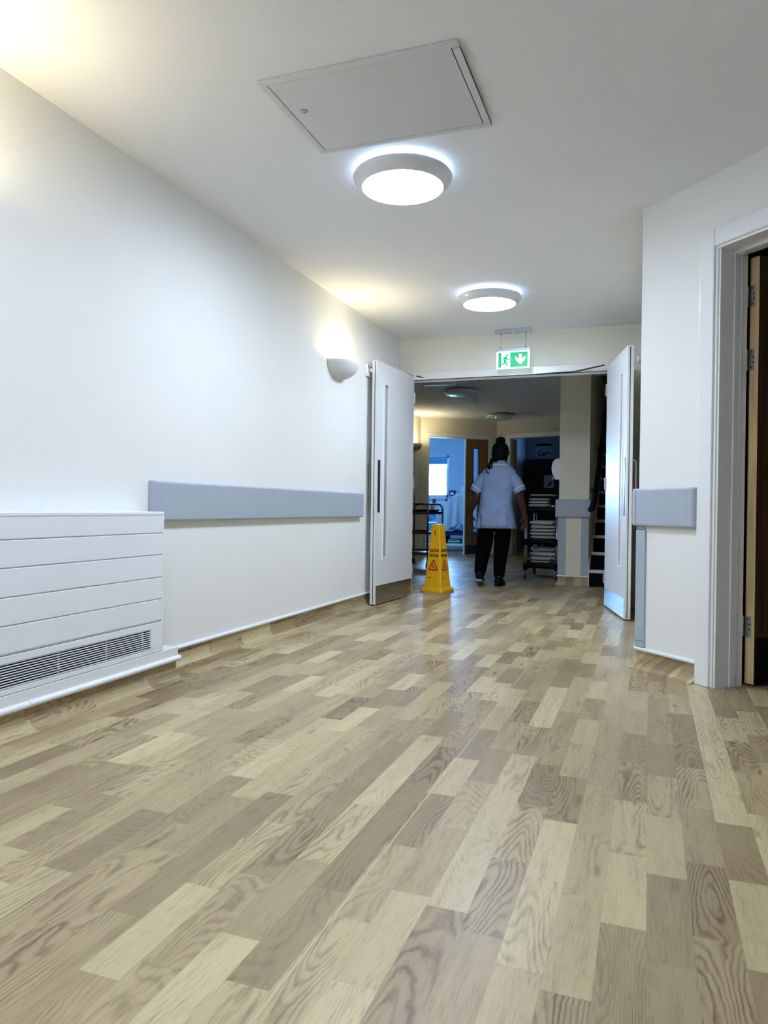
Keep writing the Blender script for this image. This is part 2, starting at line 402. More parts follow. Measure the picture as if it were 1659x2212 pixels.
# angled wall skirting (s 0 .. .395) and around the corner
ba = MB()
prof = [(0, .094), (.003, .094), (.003, .055)]
for k in range(1, 7):
    t = PI/2*k/6; prof.append((.003+.05*(1-math.cos(t)), .055-.053*math.sin(t)))
prof += [(.056, .0008), (0, .0008)]
path = [(Vector((-.05, YE, 0)), Vector((-1, 0, 0))), (Vector((-.05, 4.09, 0)), Vector((-1, 0, 0))), (CORN, Vector((-.92, -.39, 0)).normalized()*1.04), (AP(.03, 0), -NV), (AP(.395, 0), -NV)]
ba.rings([[p + n*a + Vector((0, 0, b)) for a, b in prof] for p, n in path])
ba = struct(ba.build('baseboard_right', 'cove_x'), 'coved vinyl skirting with white capping, angled wall')
cp = []
for p, n in path:
    cp.append([p + n*(max(0, math.cos(-PI/2+PI*k/8))*.016+.001) + Vector((0, 0, .100+math.sin(-PI/2+PI*k/8)*.011)) for k in range(9)])
MB().rings(cp).build('capping', 'pvc', ba)

# --- double door frame in the end wall
tf = empty('trim_4', (0, YE, 0)); struct(tf, 'white frame around the open double doors')
m1 = MB()
m1.box(-2.215, -2.14, -.018, 0, 0, 2.085); m1.box(-.35, -.275, -.018, 0, 0, 2.085); m1.box(-2.14, -.35, -.018, 0, 2.018, 2.085)
m1.build('architrave', 'gloss', tf, bevel=.004)
m2 = MB()
m2.box(-2.16, -2.142, -.005, .165, 0, 2.05); m2.box(-.352, -.325, -.005, .165, 0, 2.05); m2.box(-2.142, -.352, -.005, .165, 2.024, 2.05)
m2.build('frame_lining', 'gloss', tf, bevel=.002)
MB().box(-2.142, -.352, .05, .062, 2.004, 2.024).build('door_stop', 'gloss', tf)
MB().box(-2.14, -.355, .012, .022, 2.018, 2.0235).build('smoke_seal', 'black', tf)

def corridor_door(name, lab, hinge, angle, width, mirror):
    """leaf in local frame: hinge at origin, leaf runs +x, face to corridor is -y (mirror: +y)"""
    r = empty(name, hinge, angle); struct(r, lab); s = -1 if mirror else 1
    def B(x0, x1, y0, y1, z0, z1):
        return bx(x0, x1, min(s*y0, s*y1), max(s*y0, s*y1), z0, z1)
    W = width; vx0, vx1 = W*.725, W*.815; t = .044
    lf = MB()
    for a0, a1, z0, z1 in ((.0, vx0, .012, 2.05), (vx1, W, .012, 2.05), (vx0, vx1, .012, .395), (vx0, vx1, 1.87, 2.05)):
        lf.box(a0, a1, 0 if s > 0 else -t, t if s > 0 else 0, z0, z1)
    lf.build('leaf', 'satin', r)
    bd = MB()
    for yy in ((-.008, .004), (t-.004, t+.008)):
        for a0, a1, z0, z1 in ((vx0-.018, vx0+.004, .375, 1.888), (vx1-.004, vx1+.018, .375, 1.888), (vx0, vx1, .375, .399), (vx0, vx1, 1.866, 1.885)):
            bd.box(a0, a1, min(s*yy[0], s*yy[1]), max(s*yy[0], s*yy[1]), z0, z1)
    v = bd.build('vision_panel_bead', 'gloss', r, bevel=.002)
    B(vx0, vx1, .018, .026, .395, 1.87).build('vision_glass', 'glass', v)
    B(.012, W-.018, -.002, 0, .016, .165).build('kick_plate', 'kick', r)
    B(W-.080, W-.034, -.003, 0, .78, 1.22).build('push_plate', 'darkstrip', r, bevel=.001)
    B(W-.0012, W+.0005, .016, .022, .02, 2.04).build('smoke_seal', 'dark', r)
    xh = W-.05; yy = s*t; pts = [(xh, yy, 1.16)]
    for k in range(7):
        a_ = PI/2*k/6; pts.append((xh, yy+s*(.036-.02*(1-math.sin(a_))), 1.16-.02*(1-math.cos(a_)) if 0 else 1.16+.0-.02*(1-math.cos(a_))))
    pts = [(xh, yy, 1.20), (xh, yy+s*.016, 1.20), (xh, yy+s*.028, 1.195), (xh, yy+s*.036, 1.18), (xh, yy+s*.036, .82), (xh, yy+s*.028, .805), (xh, yy+s*.016, .80), (xh, yy, .80)]
    MB().tube(pts, .011, 12).build('pull_handle', 'handle', r, smooth=True)
    for z in (.25, 1.05, 1.85):
        MB().tube([(-.004, s*-.006, z-.05), (-.004, s*-.006, z+.05)], .006, 10).build('hinge', 'steel', r)
    # closer arm folded between leaf head and frame
    cl = MB(); cl.tube([(.30, s*.022, 2.052), (.12, s*.030, 2.062), (.012, s*.01, 2.058)], .0045, 8); cl.build('closer_arm', 'dark', r)
    return r
LH = Vector((-2.083, 6.535, 0)); LL = Vector((-2.140, 5.700, 0)); dvec = LL-LH
corridor_door('door_2', 'white left leaf of the double doors, folded back to the wall', LH, math.atan2(dvec.y, dvec.x), dvec.length, True)
RH = Vector((-.352, 6.53, 0)); RL = Vector((-.163, 5.722, 0)); dvec = RL-RH
corridor_door('door_3', 'white right leaf of the double doors, standing open', RH, math.atan2(dvec.y, dvec.x), dvec.length, False)
# closer arms from head of frame
MB().tube([(-2.06, YE-.02, 2.055), (-1.98, YE-.012, 2.032), (-1.52, YE-.012, 2.022)], .006, 8).build('closer_arm', 'dark', tf).location = (0, -YE, 0)
MB().tube([(-.37, YE-.10, 2.05), (-.62, YE-.02, 2.022), (-.95, YE-.012, 2.018)], .006, 8).build('closer_arm', 'dark', tf).location = (0, -YE, 0)

def magnet(lab, loc, sx):
    r = empty('door_holder_magnet', loc); tag(r, lab, 'door holder', 'magnetic door holders')
    bx(min(0, sx*.022), max(0, sx*.022), -.045, .045, -.05, .05).build('housing', 'pvc', r, bevel=.004)
    MB().tube([(sx*.022, 0, 0), (sx*.036, 0, 0)], .03, 20).build('magnet_face', 'steel', r)
    MB().tube([(sx*.0365, .0, 0), (sx*.048, 0, 0)], .02, 20).build('keeper_stem', 'pvc', r)
    bx(min(sx*.022, sx*.0235), max(sx*.022, sx*.0235), -.036, -.018, .024, .04).build('test_button', 'black', r)
magnet('white magnetic door holder on the left wall behind the left leaf', (WL, 5.715, 1.965), 1)
magnet('white magnetic door holder at the right corner behind the right leaf', (-.048, 5.66, 1.93), -1)

# ------------------------------------------------------------------ corridor fittings
# ceiling lights
def ceiling_light(loc, on, lab, group, led=False):
    r = empty('ceiling_light', loc); tag(r, lab, 'ceiling light', group)
    MB().lathe([(0, 0), (.17, 0), (.17, -.022), (0, -.022)]).build('base', 'pvc', r)
    MB().lathe([(.171, -.002), (.182, -.010), (.171, -.018)]).build('rear_band', 'glow_band' if on else 'diff_off', r)
    MB().lathe([(.17, -.0225), (.226, -.026), (.232, -.036), (.229, -.046), (.206, -.074), (.198, -.082), (.190, -.084), (.188, -.076)], 64).build('ring', 'ring', r, smooth=True)
    prof = [(.1895, -.078)]
    for k in range(7):
        a_ = k/6; prof.append((.189*(1-a_), -.079-.014*math.sin(a_*PI/2)))
    MB().lathe(prof, 64).build('diffuser', 'diff_on' if on else 'diff_off', r, smooth=True)
    if led:
        MB().lathe([(0, .0), (.008, 0), (.006, -.006), (0, -.007)], 12, c=(-.02, -.196, -.084)).build('led', 'ledgreen', r)
    return r
grp = 'round ceiling lights'
ceiling_light((-1.105, 3.25, CH), True, 'large round lit ceiling light just past the access hatch', grp)
ceiling_light((-1.12, 5.30, CH), True, 'round lit ceiling light nearer the double doors and exit sign', grp)
ceiling_light((-1.10, 1.15, CH), True, 'unseen round ceiling light above the camera, added to light the corridor', grp)  # out of view, added at the row's spacing to light the scene
ceiling_light((-1.10, -1.0, CH), True, 'unseen round ceiling light behind the camera, added to light the corridor', grp)  # second unseen lamp added to light the near corridor
ceiling_light((-2.345, 9.45, CH), False, 'unlit round ceiling light beside the small detector beyond the doors', grp)
ceiling_light((-2.355, 12.05, CH), False, 'unlit round ceiling light with tiny green indicator beyond the doors', grp, True)

# smoke detector
sd = empty('smoke_detector', (-2.315, 10.04, CH)); tag(sd, 'small white detector on the ceiling beyond the double doors', 'smoke detector')
MB().lathe([(0, 0), (.05, 0), (.052, -.02), (.04, -.03), (0, -.03)]).build('base', 'pvc', sd, smooth=False)
MB().lathe([(0, -.03), (.046, -.032), (.046, -.085), (.034, -.108), (0, -.112)]).build('sensor_head', 'pvc', sd)
# slim box on hall ceiling
sb = empty('ceiling_strip_box', (-2.50, 8.9, CH)); tag(sb, 'slim white box on the ceiling just beyond the double doors', 'ceiling box')
bx(-.21, .21, -.03, .03, -.03, 0).build('housing', 'pvc', sb, bevel=.004)
bx(-.205, -.195, -.031, .031, -.031, 0).build('end_cap', 'alu', sb)

# access hatch
ah = empty('ceiling_access_hatch', (-1.008, 2.682, CH)); tag(ah, 'grey metal access hatch with small lock in the ceiling', 'access hatch')
fm = MB()
W2, H2 = .382, .288
for x0, x1, y0, y1 in ((-W2, W2, -H2, -H2+.028), (-W2, W2, H2-.028, H2), (-W2, -W2+.028, -H2+.028, H2-.028), (W2-.028, W2, -H2+.028, H2-.028)):
    fm.box(x0, x1, y0, y1, -.012, 0)
fm.build('frame', 'hatch', ah, bevel=.003)
bx(-W2+.028, W2-.028, -H2+.028, H2-.028, -.004, 0).build('rebate', 'dark', ah)
bx(-W2+.0315, W2-.0315, -H2+.030, H2-.030, -.011, -.0042).build('hatch_door', 'hatch', ah, bevel=.001)
lk = MB().lathe([(0, -.0165), (.009, -.0165), (.0145, -.014), (.0145, -.011), (0, -.011)], 24, c=(-.30, -.06, 0)).build('lock', 'steel', ah)
MB().lathe([(0, -.0168), (.0055, -.0168), (.0055, -.0160)], 3, c=(-.30, -.06, 0)).build('keyhole', 'black', lk)

# wall sconces (plaster uplighters)
def sconce(loc, lab, power, rz=0):
    r = empty('wall_sconce', loc, rz); tag(r, lab, 'wall light', 'plaster wall uplighters')
    Rr, D, Hh, t = .185, .165, .125, .008
    outer, inner = [], []
    N = 24; rows = 9
    def ring(k, off, depth=0):
        a_ = (PI/2)*k/rows; cr = math.cos(a_); pts = []
        for j in range(N+1):
            b_ = -PI/2 + PI*j/N
            pts.append(((D-off)*math.cos(b_)*cr, (Rr-off)*math.sin(b_)*(cr**.8), -(Hh-off)*math.sin(a_)))
        return pts
    mb = MB()
    mb.rings([ring(k, t) for k in range(rows, -1, -1)] + [ring(k, 0) for k in range(0, rows+1)], cap=False, closed=False)
    mb.build('bowl', 'plaster', r, smooth=True)
    bx(0, .012, -.05, .05, -.09, -.01).build('back_plate', 'plaster', r)
    MB().tube([(.06, 0, -.06), (.06, 0, -.02)], .018, 12).build('lamp_holder', 'pvc', r)
    l = bpy.data.lights.new('bulb', 'POINT'); l.energy = power; l.color = (1, .84, .50); l.shadow_soft_size = .045
    lo = bpy.data.objects.new('bulb', l); COL.objects.link(lo); lo.parent = r; lo.location = (.09, 0, -.035)
    return r
sconce((WL, 5.09, 1.912), 'lit white plaster uplighter on the left wall before the doors', 10.)
sconce((WL, 1.62, 1.912), 'lit white plaster uplighter on the left wall, above the radiator cover', 19.)
sconce((-3.75, 11.72, 1.90), 'white plaster uplighter on the far hall wall beyond the doors', 18.)

# bumper rails
def rail_profile(h0, h1, d=.034):
    return [(0, h0+.012), (.008, h0), (d-.006, h0), (d, h0+.008), (d, h1-.008), (d-.006, h1), (.008, h1), (0, h1-.012)]
def bumper(name, lab, path, z0, z1, caps, group='blue-grey wall bumper rails', d=.034):
    """path: list of (point, outward vector)"""
    r = empty(name, path[0][0]); tag(r, lab, 'bumper rail', group); o0 = Vector(path[0][0])
    pr = rail_profile(z0, z1, d)
    MB().rings([[Vector(p)-o0 + Vector(n)*a + Vector((0, 0, b)) for a, b in pr] for p, n in path]).build('rail', 'vinylgrey', r, bevel=.003)
    for (p, n, tng) in caps:
        p = Vector(p)-o0; n = Vector(n); tng = Vector(tng)
        rr = []
        for k in range(6):
            a_ = PI/2*k/5; sc = math.cos(a_)
            rr.append([p + tng*(.025+.03*math.sin(a_)*.7) + n*(a*(.2+.8*sc)) + Vector((0, 0, b)) for a, b in rail_profile(z0, z1, d+.0015)])
        rr.insert(0, [p + tng*.0012 + n*a + Vector((0, 0, b)) for a, b in rail_profile(z0, z1, d+.0015)])
        MB().rings(rr).build('end_cap', 'vinylgrey', r)
    return r
Z0, Z1 = .742, .936
bumper('bumper_rail', 'long blue-grey bumper rail on the left corridor wall', [((WL, 2.93, 0), (1, 0, 0)), ((WL, 5.585, 0), (1, 0, 0))], Z0, Z1, [((WL, 2.93, 0), (1, 0, 0), (0, -1, 0))])
nm = Vector((-.92, -.39, 0)).normalized()*1.03
bumper('bumper_rail', 'short blue-grey bumper rail beside the oak door frame', [(AP(.012, 0), -NV), (AP(.352, 0), -NV)], Z0, Z1, [(AP(.352, 0), -NV, DV)])
bumper('bumper_rail', 'blue-grey bumper rail wrapping the corner behind the right leaf', [((-.05, 5.2, 0), (-1, 0, 0)), ((-.05, 4.10, 0), (-1, 0, 0)), (CORN+Vector((0, .012, 0)), nm), (AP(.009, 0), -NV)], Z0, Z1, [((-.05, 5.2, 0), (-1, 0, 0), (0, 1, 0))])
# corner guard under it
cg = empty('corner_guard', CORN); tag(cg, 'pale grey upright corner guard on the angled wall corner', 'corner guard')
def guard(z0, z1, e, t):
    prs = [AP(e, 0)-CORN, AP(e, -t)-CORN, AP(.005, -t)-CORN, nm*(t*1.1), Vector((-t, .006, 0)), Vector((-t, e, 0)), Vector((0, e, 0)), Vector((0, 0, 0))]
    return MB().rings([[p + Vector((0, 0, z)) for p in prs] for z in (z0, z1)])
guard(.142, .722, .058, .012).build('guard_strip', 'vinylgrey', cg, bevel=.002)
guard(.112, .140, .058, .013).build('end_cap', 'vinylgrey', cg, bevel=.003)
guard(.724, .740, .05, .010).build('end_cap', 'vinylgrey', cg, bevel=.003)

# radiator cover
rc = empty('radiator_cover', (-2.09, 2.81, 0)); tag(rc, 'white grooved low-temperature radiator cover with bottom grille on left wall', 'radiator')
Y0 = -1.9  # runs out of frame
pan = MB()
zz = [.784, .690, .591, .489, .390, .292]
for k in range(5):
    z1, z0 = zz[k], zz[k+1]+.004
    pan.box(-.006, 0, Y0, -.006, z0, z1)
pan.build('front_panel', 'powder', rc, bevel=.0025)
bx(-.02, -.0062, Y0, -.001, .290, .780).build('panel_backing', 'powder', rc)
bx(-.143, .002, Y0-.01, 0, .772, .789).build('top_panel', 'powder', rc, bevel=.004)
bx(-.143, .001, -.012, 0, .152, .772).build('side_panel', 'powder', rc, bevel=.002)
gf = MB(); gf.box(-.012, 0, Y0, 0, .262, .288); gf.box(-.012, 0, -.085, 0, .172, .262); gf.box(-.012, 0, Y0, 0, .152, .172)
bx(-.062, -.0121, -.085, -.080, .16, .285).build('grille_shade_return', 'void', rc)  # dark sheet added to close a light gap, shade put into its colour
g = gf.build('grille_frame', 'powder', rc, bevel=.0015)
bx(-.135, -.03, Y0, -.085, .16, .165).build('grille_floor', 'void', rc)  # floor and backing coloured near-black for the shade behind the bars
bx(-.060, -.050, Y0, -.075, .16, .285).build('grille_shade_backing', 'void', rc)
for k in range(10):
    z = .1765+.0092*k
    bx(-.006, -.002, Y0, -.085, z-.0017, z+.0017).build('grille_bar', 'powder', g)
for y in (-.13, -.36, -.62, -.90, -1.2, -1.5): bx(-.014, -.008, y-.0012, y+.0012, .172, .262).build('grille_support', 'powder', g)

# ------------------------------------------------------------------ exit sign
ex = empty('exit_sign', (-1.14, 6.42, CH)); tag(ex, 'hanging lit green exit sign with running figure and down arrow', 'exit sign')
bx(-.158, .158, -.03, .03, -.032, 0).build('ceiling_mount', 'alu', ex, bevel=.003)
MB().lathe([(0, -.036), (.005, -.036), (.006, -.032), (0, -.032)], 10, c=(.0, -.02, 0)).build('indicator', 'signwhite', ex)
for sx in (-.108, .108):
    w = MB().tube([(sx, 0, -.17), (sx, 0, -.032)], .0012, 6).build('suspension_wire', 'wire', ex)
    for z in (-.040, -.161): MB().tube([(sx, 0, z-.008), (sx, 0, z+.008)], .004, 10).build('ferrule', 'wire', w)
bx(-.152, .152, -.014, .014, -.190, -.169).build('top_rail', 'alu', ex, bevel=.002)
sg = bx(-.145, .145, -.004, .004, -.345, -.190).build('sign_panel', 'signwhite', ex)
bx(-.128, .128, -.0055, -.004, -.333, -.203).build('green_panel', 'green', sg)
def flat(pts, y=-.0056, t=.0008, s=1., ox=0., oz=0.):
    return [(ox+p[0]*s, y, oz+p[1]*s) for p in pts]
# door pictogram with runner (left) and arrow (right)
zc = -.268
bx(-.103, -.024, -.0062, -.0056, -.331, -.207).build('doorway_symbol', 'signwhite', sg)
ar = [(.0, -.045), (.043, .0), (.043, .030), (.012, .002), (.012, .048), (-.012, .048), (-.012, .002), (-.043, .030), (-.043, .0)]
MB().poly(flat(ar, -.0062, ox=.064, oz=zc), (0, .0006, 0)).build('down_arrow', 'signwhite', sg)
rn = MB()
def limb(pts, w):
    for (a0, a1) in zip(pts, pts[1:]):
        a0 = Vector((a0[0], 0, a0[1])); a1 = Vector((a1[0], 0, a1[1])); d_ = (a1-a0).normalized(); n_ = Vector((-d_.z, 0, d_.x))*w/2
        o_ = Vector((-.064, -.0072, zc))
        rn.poly([a0-n_-d_*w*.3+o_, a1-n_+d_*w*.3+o_, a1+n_+d_*w*.3+o_, a0+n_-d_*w*.3+o_], (0, .0005, 0))
limb([(.002, .024), (-.006, -.008)], .020)                    # trunk
limb([(-.006, -.008), (-.013, -.032), (-.040, -.034)], .012)  # back leg
limb([(-.003, -.008), (.006, -.028), (.015, -.050)], .012)    # front leg
limb([(.004, .022), (.017, .006), (.034, .006)], .009)        # front arm
limb([(-.002, .024), (-.017, .020), (-.026, .002)], .009)     # back arm
rn.poly([(-.064+.013+.010*math.cos(2*PI*k/14), -.0072, zc+.041+.010*math.sin(2*PI*k/14)) for k in range(14)], (0, .0005, 0))
rn.build('running_figure', 'green', sg, weld=False)
sgb = sg.copy()

# ------------------------------------------------------------------ wet floor cone
cn = empty('wet_floor_cone', (-1.973, 7.034, 0), R(-15.3)); tag(cn, 'yellow four-sided caution wet floor cone in the double doorway', 'safety cone')
mb = MB()
def sq(h, z, ch=.18):
    c_ = h*ch; return [(-h+c_, -h, z), (h-c_, -h, z), (h, -h+c_, z), (h, h-c_, z), (h-c_, h, z), (-h+c_, h, z), (-h, h-c_, z), (-h, -h+c_, z)]
mb.rings([sq(.128, 0), sq(.130, .004), sq(.126, .030), sq(.120, .036), sq(.100, .040)])
mb.build('base', 'yellow', cn)
mb = MB(); mb.rings([sq(.098, .038, .06), sq(.047, .655, .1), sq(.044, .664, .12)]); mb.build('body', 'yellow', cn, bevel=.003)
def face(zc_, u, rot, off=.001):
    """point on a cone face at height zc_, sideways u; rot = face yaw"""
    t = (zc_-.038)/.617; h = .098+(.047-.098)*t + off
    return Matrix.Rotation(rot, 3, 'Z') @ Vector((u, -h, zc_))
lean = math.atan2(.051, .617)
for rot in (0, PI/2, PI, -PI/2):
    for body, z, s in (('CAUTION', .402, .030), ('WET FLOOR', .352, .0285)):
        t = lettering('lettering', body, s, 'ink', cn, face(z, 0, rot), (PI/2-lean, 0, rot)); t.scale = (.80 if body == 'CAUTION' else .66, 1.3, 1)
    tri = MB(); N = 3
    cz = .247; Rr = .062
    def P(u, v, off=.0015): return face(cz+v, u, rot, off)
    out, inn = [], []
    for k in range(3):
        ca = PI/2+2*PI*k/3
        for da in (-.5, 0, .5):
            cc = (Rr*.86*math.cos(ca)*.84, Rr*.9*math.sin(ca)); rr = .012
            out.append((cc[0]+rr*math.cos(ca+da*1.9), cc[1]+rr*math.sin(ca+da*1.9)))
            cc2 = (cc[0]*.82, cc[1]*.82); inn.append((cc2[0]+rr*.4*math.cos(ca+da*1.9), cc2[1]+rr*.4*math.sin(ca+da*1.9)))
    n = len(out)
    vo = [tri.bm.verts.new(P(*p)) for p in out]; vi = [tri.bm.verts.new(P(*p)) for p in inn]
    for k in range(n): tri.bm.faces.new((vo[k], vo[(k+1) % n], vi[(k+1) % n], vi[k]))
    def seg(p0, p1, w):
        dx, dy = p1[0]-p0[0], p1[1]-p0[1]; l = math.hypot(dx, dy); nx, ny = -dy/l*w/2, dx/l*w/2
        tri.bm.faces.new([tri.bm.verts.new(P(*q, .0018)) for q in ((p0[0]-nx, p0[1]-ny), (p1[0]-nx, p1[1]-ny), (p1[0]+nx, p1[1]+ny), (p0[0]+nx, p0[1]+ny))])
    seg((-.012, .008), (.002, -.010), .010); seg((.002, -.010), (.012, -.030), .006); seg((.0, -.008), (.012, -.006), .006); seg((.012, -.006), (.020, -.014), .005)
    seg((-.012, .008), (.004, .010), .005); seg((.004, .010), (.014, .016), .004); seg((-.012, .008), (-.022, -.004), .005)
    tri.bm.faces.new([tri.bm.verts.new(P(-.004+.006*math.cos(2*PI*k/10), .020+.006*math.sin(2*PI*k/10), .0018)) for k in range(10)])
    tri.build('warning_triangle', 'red', cn, weld=False)
    mk = MB(); mk.bm.faces.new([mk.bm.verts.new(face(.135+v, u, rot, .0015)) for u, v in ((-.054, -.004), (-.020, -.003), (-.020, .002), (-.042, .003), (-.050, .007), (-.056, .002))]); mk.build('small_mark', 'ink', cn)
# keyhole recess drawn as a flat patch, its shade painted darker yellow, camera-left face
kh = MB()
pts = [(-.006+.012*math.cos(a_), .585+.016*math.sin(a_)) for a_ in [R(-60+ (300)*k/14) for k in range(15)]]
pts = [(-.0+.014*math.sin(t), .585-.018*math.cos(t)) for t in [R(25+310*k/14) for k in range(15)]] + [(-.006, .545), (.006, .545)]
for rot in (0,):
    kh.bm.faces.new([kh.bm.verts.new(face(v, u, rot, .0012)) for u, v in pts])
kh.build('painted_recess_shade', 'yshade', cn)

# ------------------------------------------------------------------ hall beyond the doors
struct(bx(-3.87, -3.75, YE+.16, 12.17, 0, CH).build('wall_hall_left', 'hallwall'))
A = Vector((-3.78, 12.15, 0)); Bp = Vector((-2.60, 13.10, 0)); Cp = Vector((-1.40, 12.60, 0))
def wall_frame(P, Q): d_ = Q-P; return P, math.atan2(d_.y, d_.x), d_.length
P0, r1, l1 = wall_frame(A, Bp)
w1 = MB(); w1.box(-.1, .195, 0, .12, 0, CH); w1.box(1.375, l1+.02, 0, .12, 0, CH); w1.box(.195, 1.375, 0, .12, 2.08, CH)
struct(w1.build('wall_hall_far', 'hallwall', loc=A, rz=r1), 'cream hall wall around the bright blue doorway')
P1, r2, l2 = wall_frame(Bp, Cp)
w2 = MB(); w2.box(0, .28, 0, .12, 0, CH); w2.box(1.33, 2.3, 0, .12, 0, CH); w2.box(.28, 1.33, 0, .12, 2.09, CH)
struct(w2.build('wall_hall_end', 'hallwall', loc=Bp, rz=r2), 'cream hall wall around the dark doorway')
# frames
f1 = empty('trim_5', A, r1); struct(f1, 'white frame around the bright blue doorway')
q = MB(); q.box(.135, .205, -.016, 0, 0, 2.14); q.box(1.365, 1.44, -.016, 0, 0, 2.14); q.box(.205, 1.365, -.016, 0, 2.07, 2.14); q.build('architrave', 'gloss', f1, bevel=.003)
q = MB(); q.box(.195, .21, 0, .12, 0, 2.08); q.box(1.36, 1.375, 0, .12, 0, 2.08); q.box(.21, 1.36, 0, .12, 2.065, 2.08); q.build('frame_lining', 'gloss', f1)
f2 = empty('trim_6', Bp, r2); struct(f2, 'white frame around the dark doorway')
q = MB(); q.box(.215, .29, -.016, 0, 0, 2.15); q.box(1.33, 1.40, -.016, 0, 0, 2.15); q.box(.29, 1.33, -.016, 0, 2.08, 2.15); q.build('architrave', 'gloss', f2, bevel=.003)
q = MB(); q.box(.28, .295, 0, .12, 0, 2.09); q.box(1.315, 1.33, 0, .12, 0, 2.09); q.box(.295, 1.315, 0, .12, 2.075, 2.09); q.build('frame_lining', 'gloss', f2)
# oak side leaf in bright doorway
d4 = empty('door_4', A+Matrix.Rotation(r1, 3, 'Z') @ Vector((.925, .02, 0)), r1); struct(d4, 'oak side leaf with slim glass panel, next to the blue doorway')
q = MB(); q.box(0, .14, 0, .044, .01, 2.06); q.box(.245, .43, 0, .044, .01, 2.06); q.box(.14, .245, 0, .044, .01, .38); q.box(.14, .245, 0, .044, 1.90, 2.06); q.build('leaf', 'oakface', d4)
v = MB(); v.box(.130, .142, -.006, .05, .37, 1.91); v.box(.243, .255, -.006, .05, .37, 1.91); v.box(.14, .245, -.006, .05, .37, .382); v.box(.14, .245, -.006, .05, 1.898, 1.91); v = v.build('vision_panel_bead', 'cab', d4)
bx(.14, .245, .018, .024, .38, 1.90).build('vision_glass', 'glass', v)
bx(.005, .425, -.002, 0, .012, .17).build('kick_plate', 'navy', d4)
bx(-.022, -.002, -.005, .044, 0, 2.06).build('door_edge', 'gloss', d4)
# oak leaf folded inward in the dark doorway
d5 = empty('door_5', Bp+Matrix.Rotation(r2, 3, 'Z') @ Vector((.30, .125, 0)), r2+R(33)); struct(d5, 'oak door opened inward at the left of the dark doorway')
bx(0, .044, 0, .85, .01, 2.06).build('leaf', 'oakface', d5)
for z in (.25, 1.05, 1.85): bx(.002, .034, -.003, 0, z-.05, z+.05).build('hinge', 'brass', d5)
d6 = empty('door_6', Bp+Matrix.Rotation(r2, 3, 'Z') @ Vector((1.262, .02, 0)), r2); struct(d6, 'oak leaf edge at the right of the dark doorway')
bx(0, .05, 0, .4, .01, 2.06).build('leaf', 'oakface', d6)
bx(-.01, .04, -.02, .0, .93, 1.02).build('lock_plate', 'brass', d6)

# pier at the foot of the stairs, wall running back
struct(bx(-.93, -.61, 8.2, 12.9, 0, CH).build('wall_pier', 'hallwall'), 'cream pier between the hall and the staircase')
struct(bx(.45, .6, YE+.16, 13.4, 0, 5.0).build('wall_stair_right', 'hallwall'))
q = MB(); q.box(-.75, .6, 13.3, 13.4, 0, 5.0); q.box(-.75, -.605, 8.95, 13.3, CH+.12, 5.0); q.box(-.75, .6, 8.86, 8.96, CH+.12, 5.0); q.box(-.75, .6, 8.86, 13.4, 5.0, 5.1)
struct(q.build('wall_stairwell', 'hallwall'))
# pier skirting
bb = MB(); e = .012
bb.box(-.935, -.605, 8.192, 8.2, 0, .095)
bb.poly([(-.96, 8.165, .001), (-.58, 8.165, .001), (-.60, 8.192, .035), (-.94, 8.192, .035)], (0, .006, 0))
bb = struct(bb.build('baseboard_pier', 'cove_up'), 'coved vinyl skirting with white capping round the pier')
cap_bar(bb, (-.94, 8.192, .100), (-.60, 8.192, .100), (0, -1, 0))
bumper('bumper_rail', 'pale grey bumper rail wrapping the pier by the staircase', [((-.93, 9.6, 0), (-1, 0, 0)), ((-.93, 8.215, 0), (-1, 0, 0)), ((-.93, 8.2, 0), (-1, -1, 0)), ((-.915, 8.2, 0), (0, -1, 0)), ((-.635, 8.2, 0), (0, -1, 0))], Z0, Z1, [((-.635, 8.2, 0), (0, -1, 0), (1, 0, 0))])
for x0, x1, lab in ((-.935, -.855, 'pale grey corner guard on the left edge of the pier'), (-.69, -.61, 'pale grey corner guard on the right edge of the pier')):
    g_ = empty('corner_guard', ((x0+x1)/2, 8.2, 0)); tag(g_, lab, 'corner guard', 'corner guards on the pier')
    hw = (x1-x0)/2
    bx(-hw, hw, -.008, 0, .112, .738).build('guard_strip', 'vinylgrey', g_, bevel=.003)
    s_ = -1 if 'left' in lab else 1
    bx(min(s_*hw, s_*(hw+.002)), max(s_*hw, s_*(hw+.002)), -.008, .06, .112, .738).build('return_strip', 'vinylgrey', g_)

# hand towel / soap dispenser on pier's left face
ds = empty('dispenser', (-.928, 8.5, 1.28)); tag(ds, 'white rounded wall dispenser on the left side of the pier', 'dispenser')
pr = [(0, .118), (-.045, .118), (-.075, .108), (-.098, .080), (-.108, .04), (-.110, 0), (-.104, -.045), (-.085, -.085), (-.066, -.120), (0, -.120)]
MB().poly([(x, -.12, z) for x, z in pr], (0, .24, 0)).build('cover', 'pvc', ds, bevel=.008)
bx(-.012, 0, -.125, .125, -.122, .12).build('back_plate', 'satin', ds)
MB().tube([(-.02, -.122, .105), (-.02, -.118, .105)], .008, 12).build('lock', 'black', ds)
bx(-.108, -.082, -.05, .03, -.122, -.082).build('push_lever', 'pink', ds, bevel=.006)

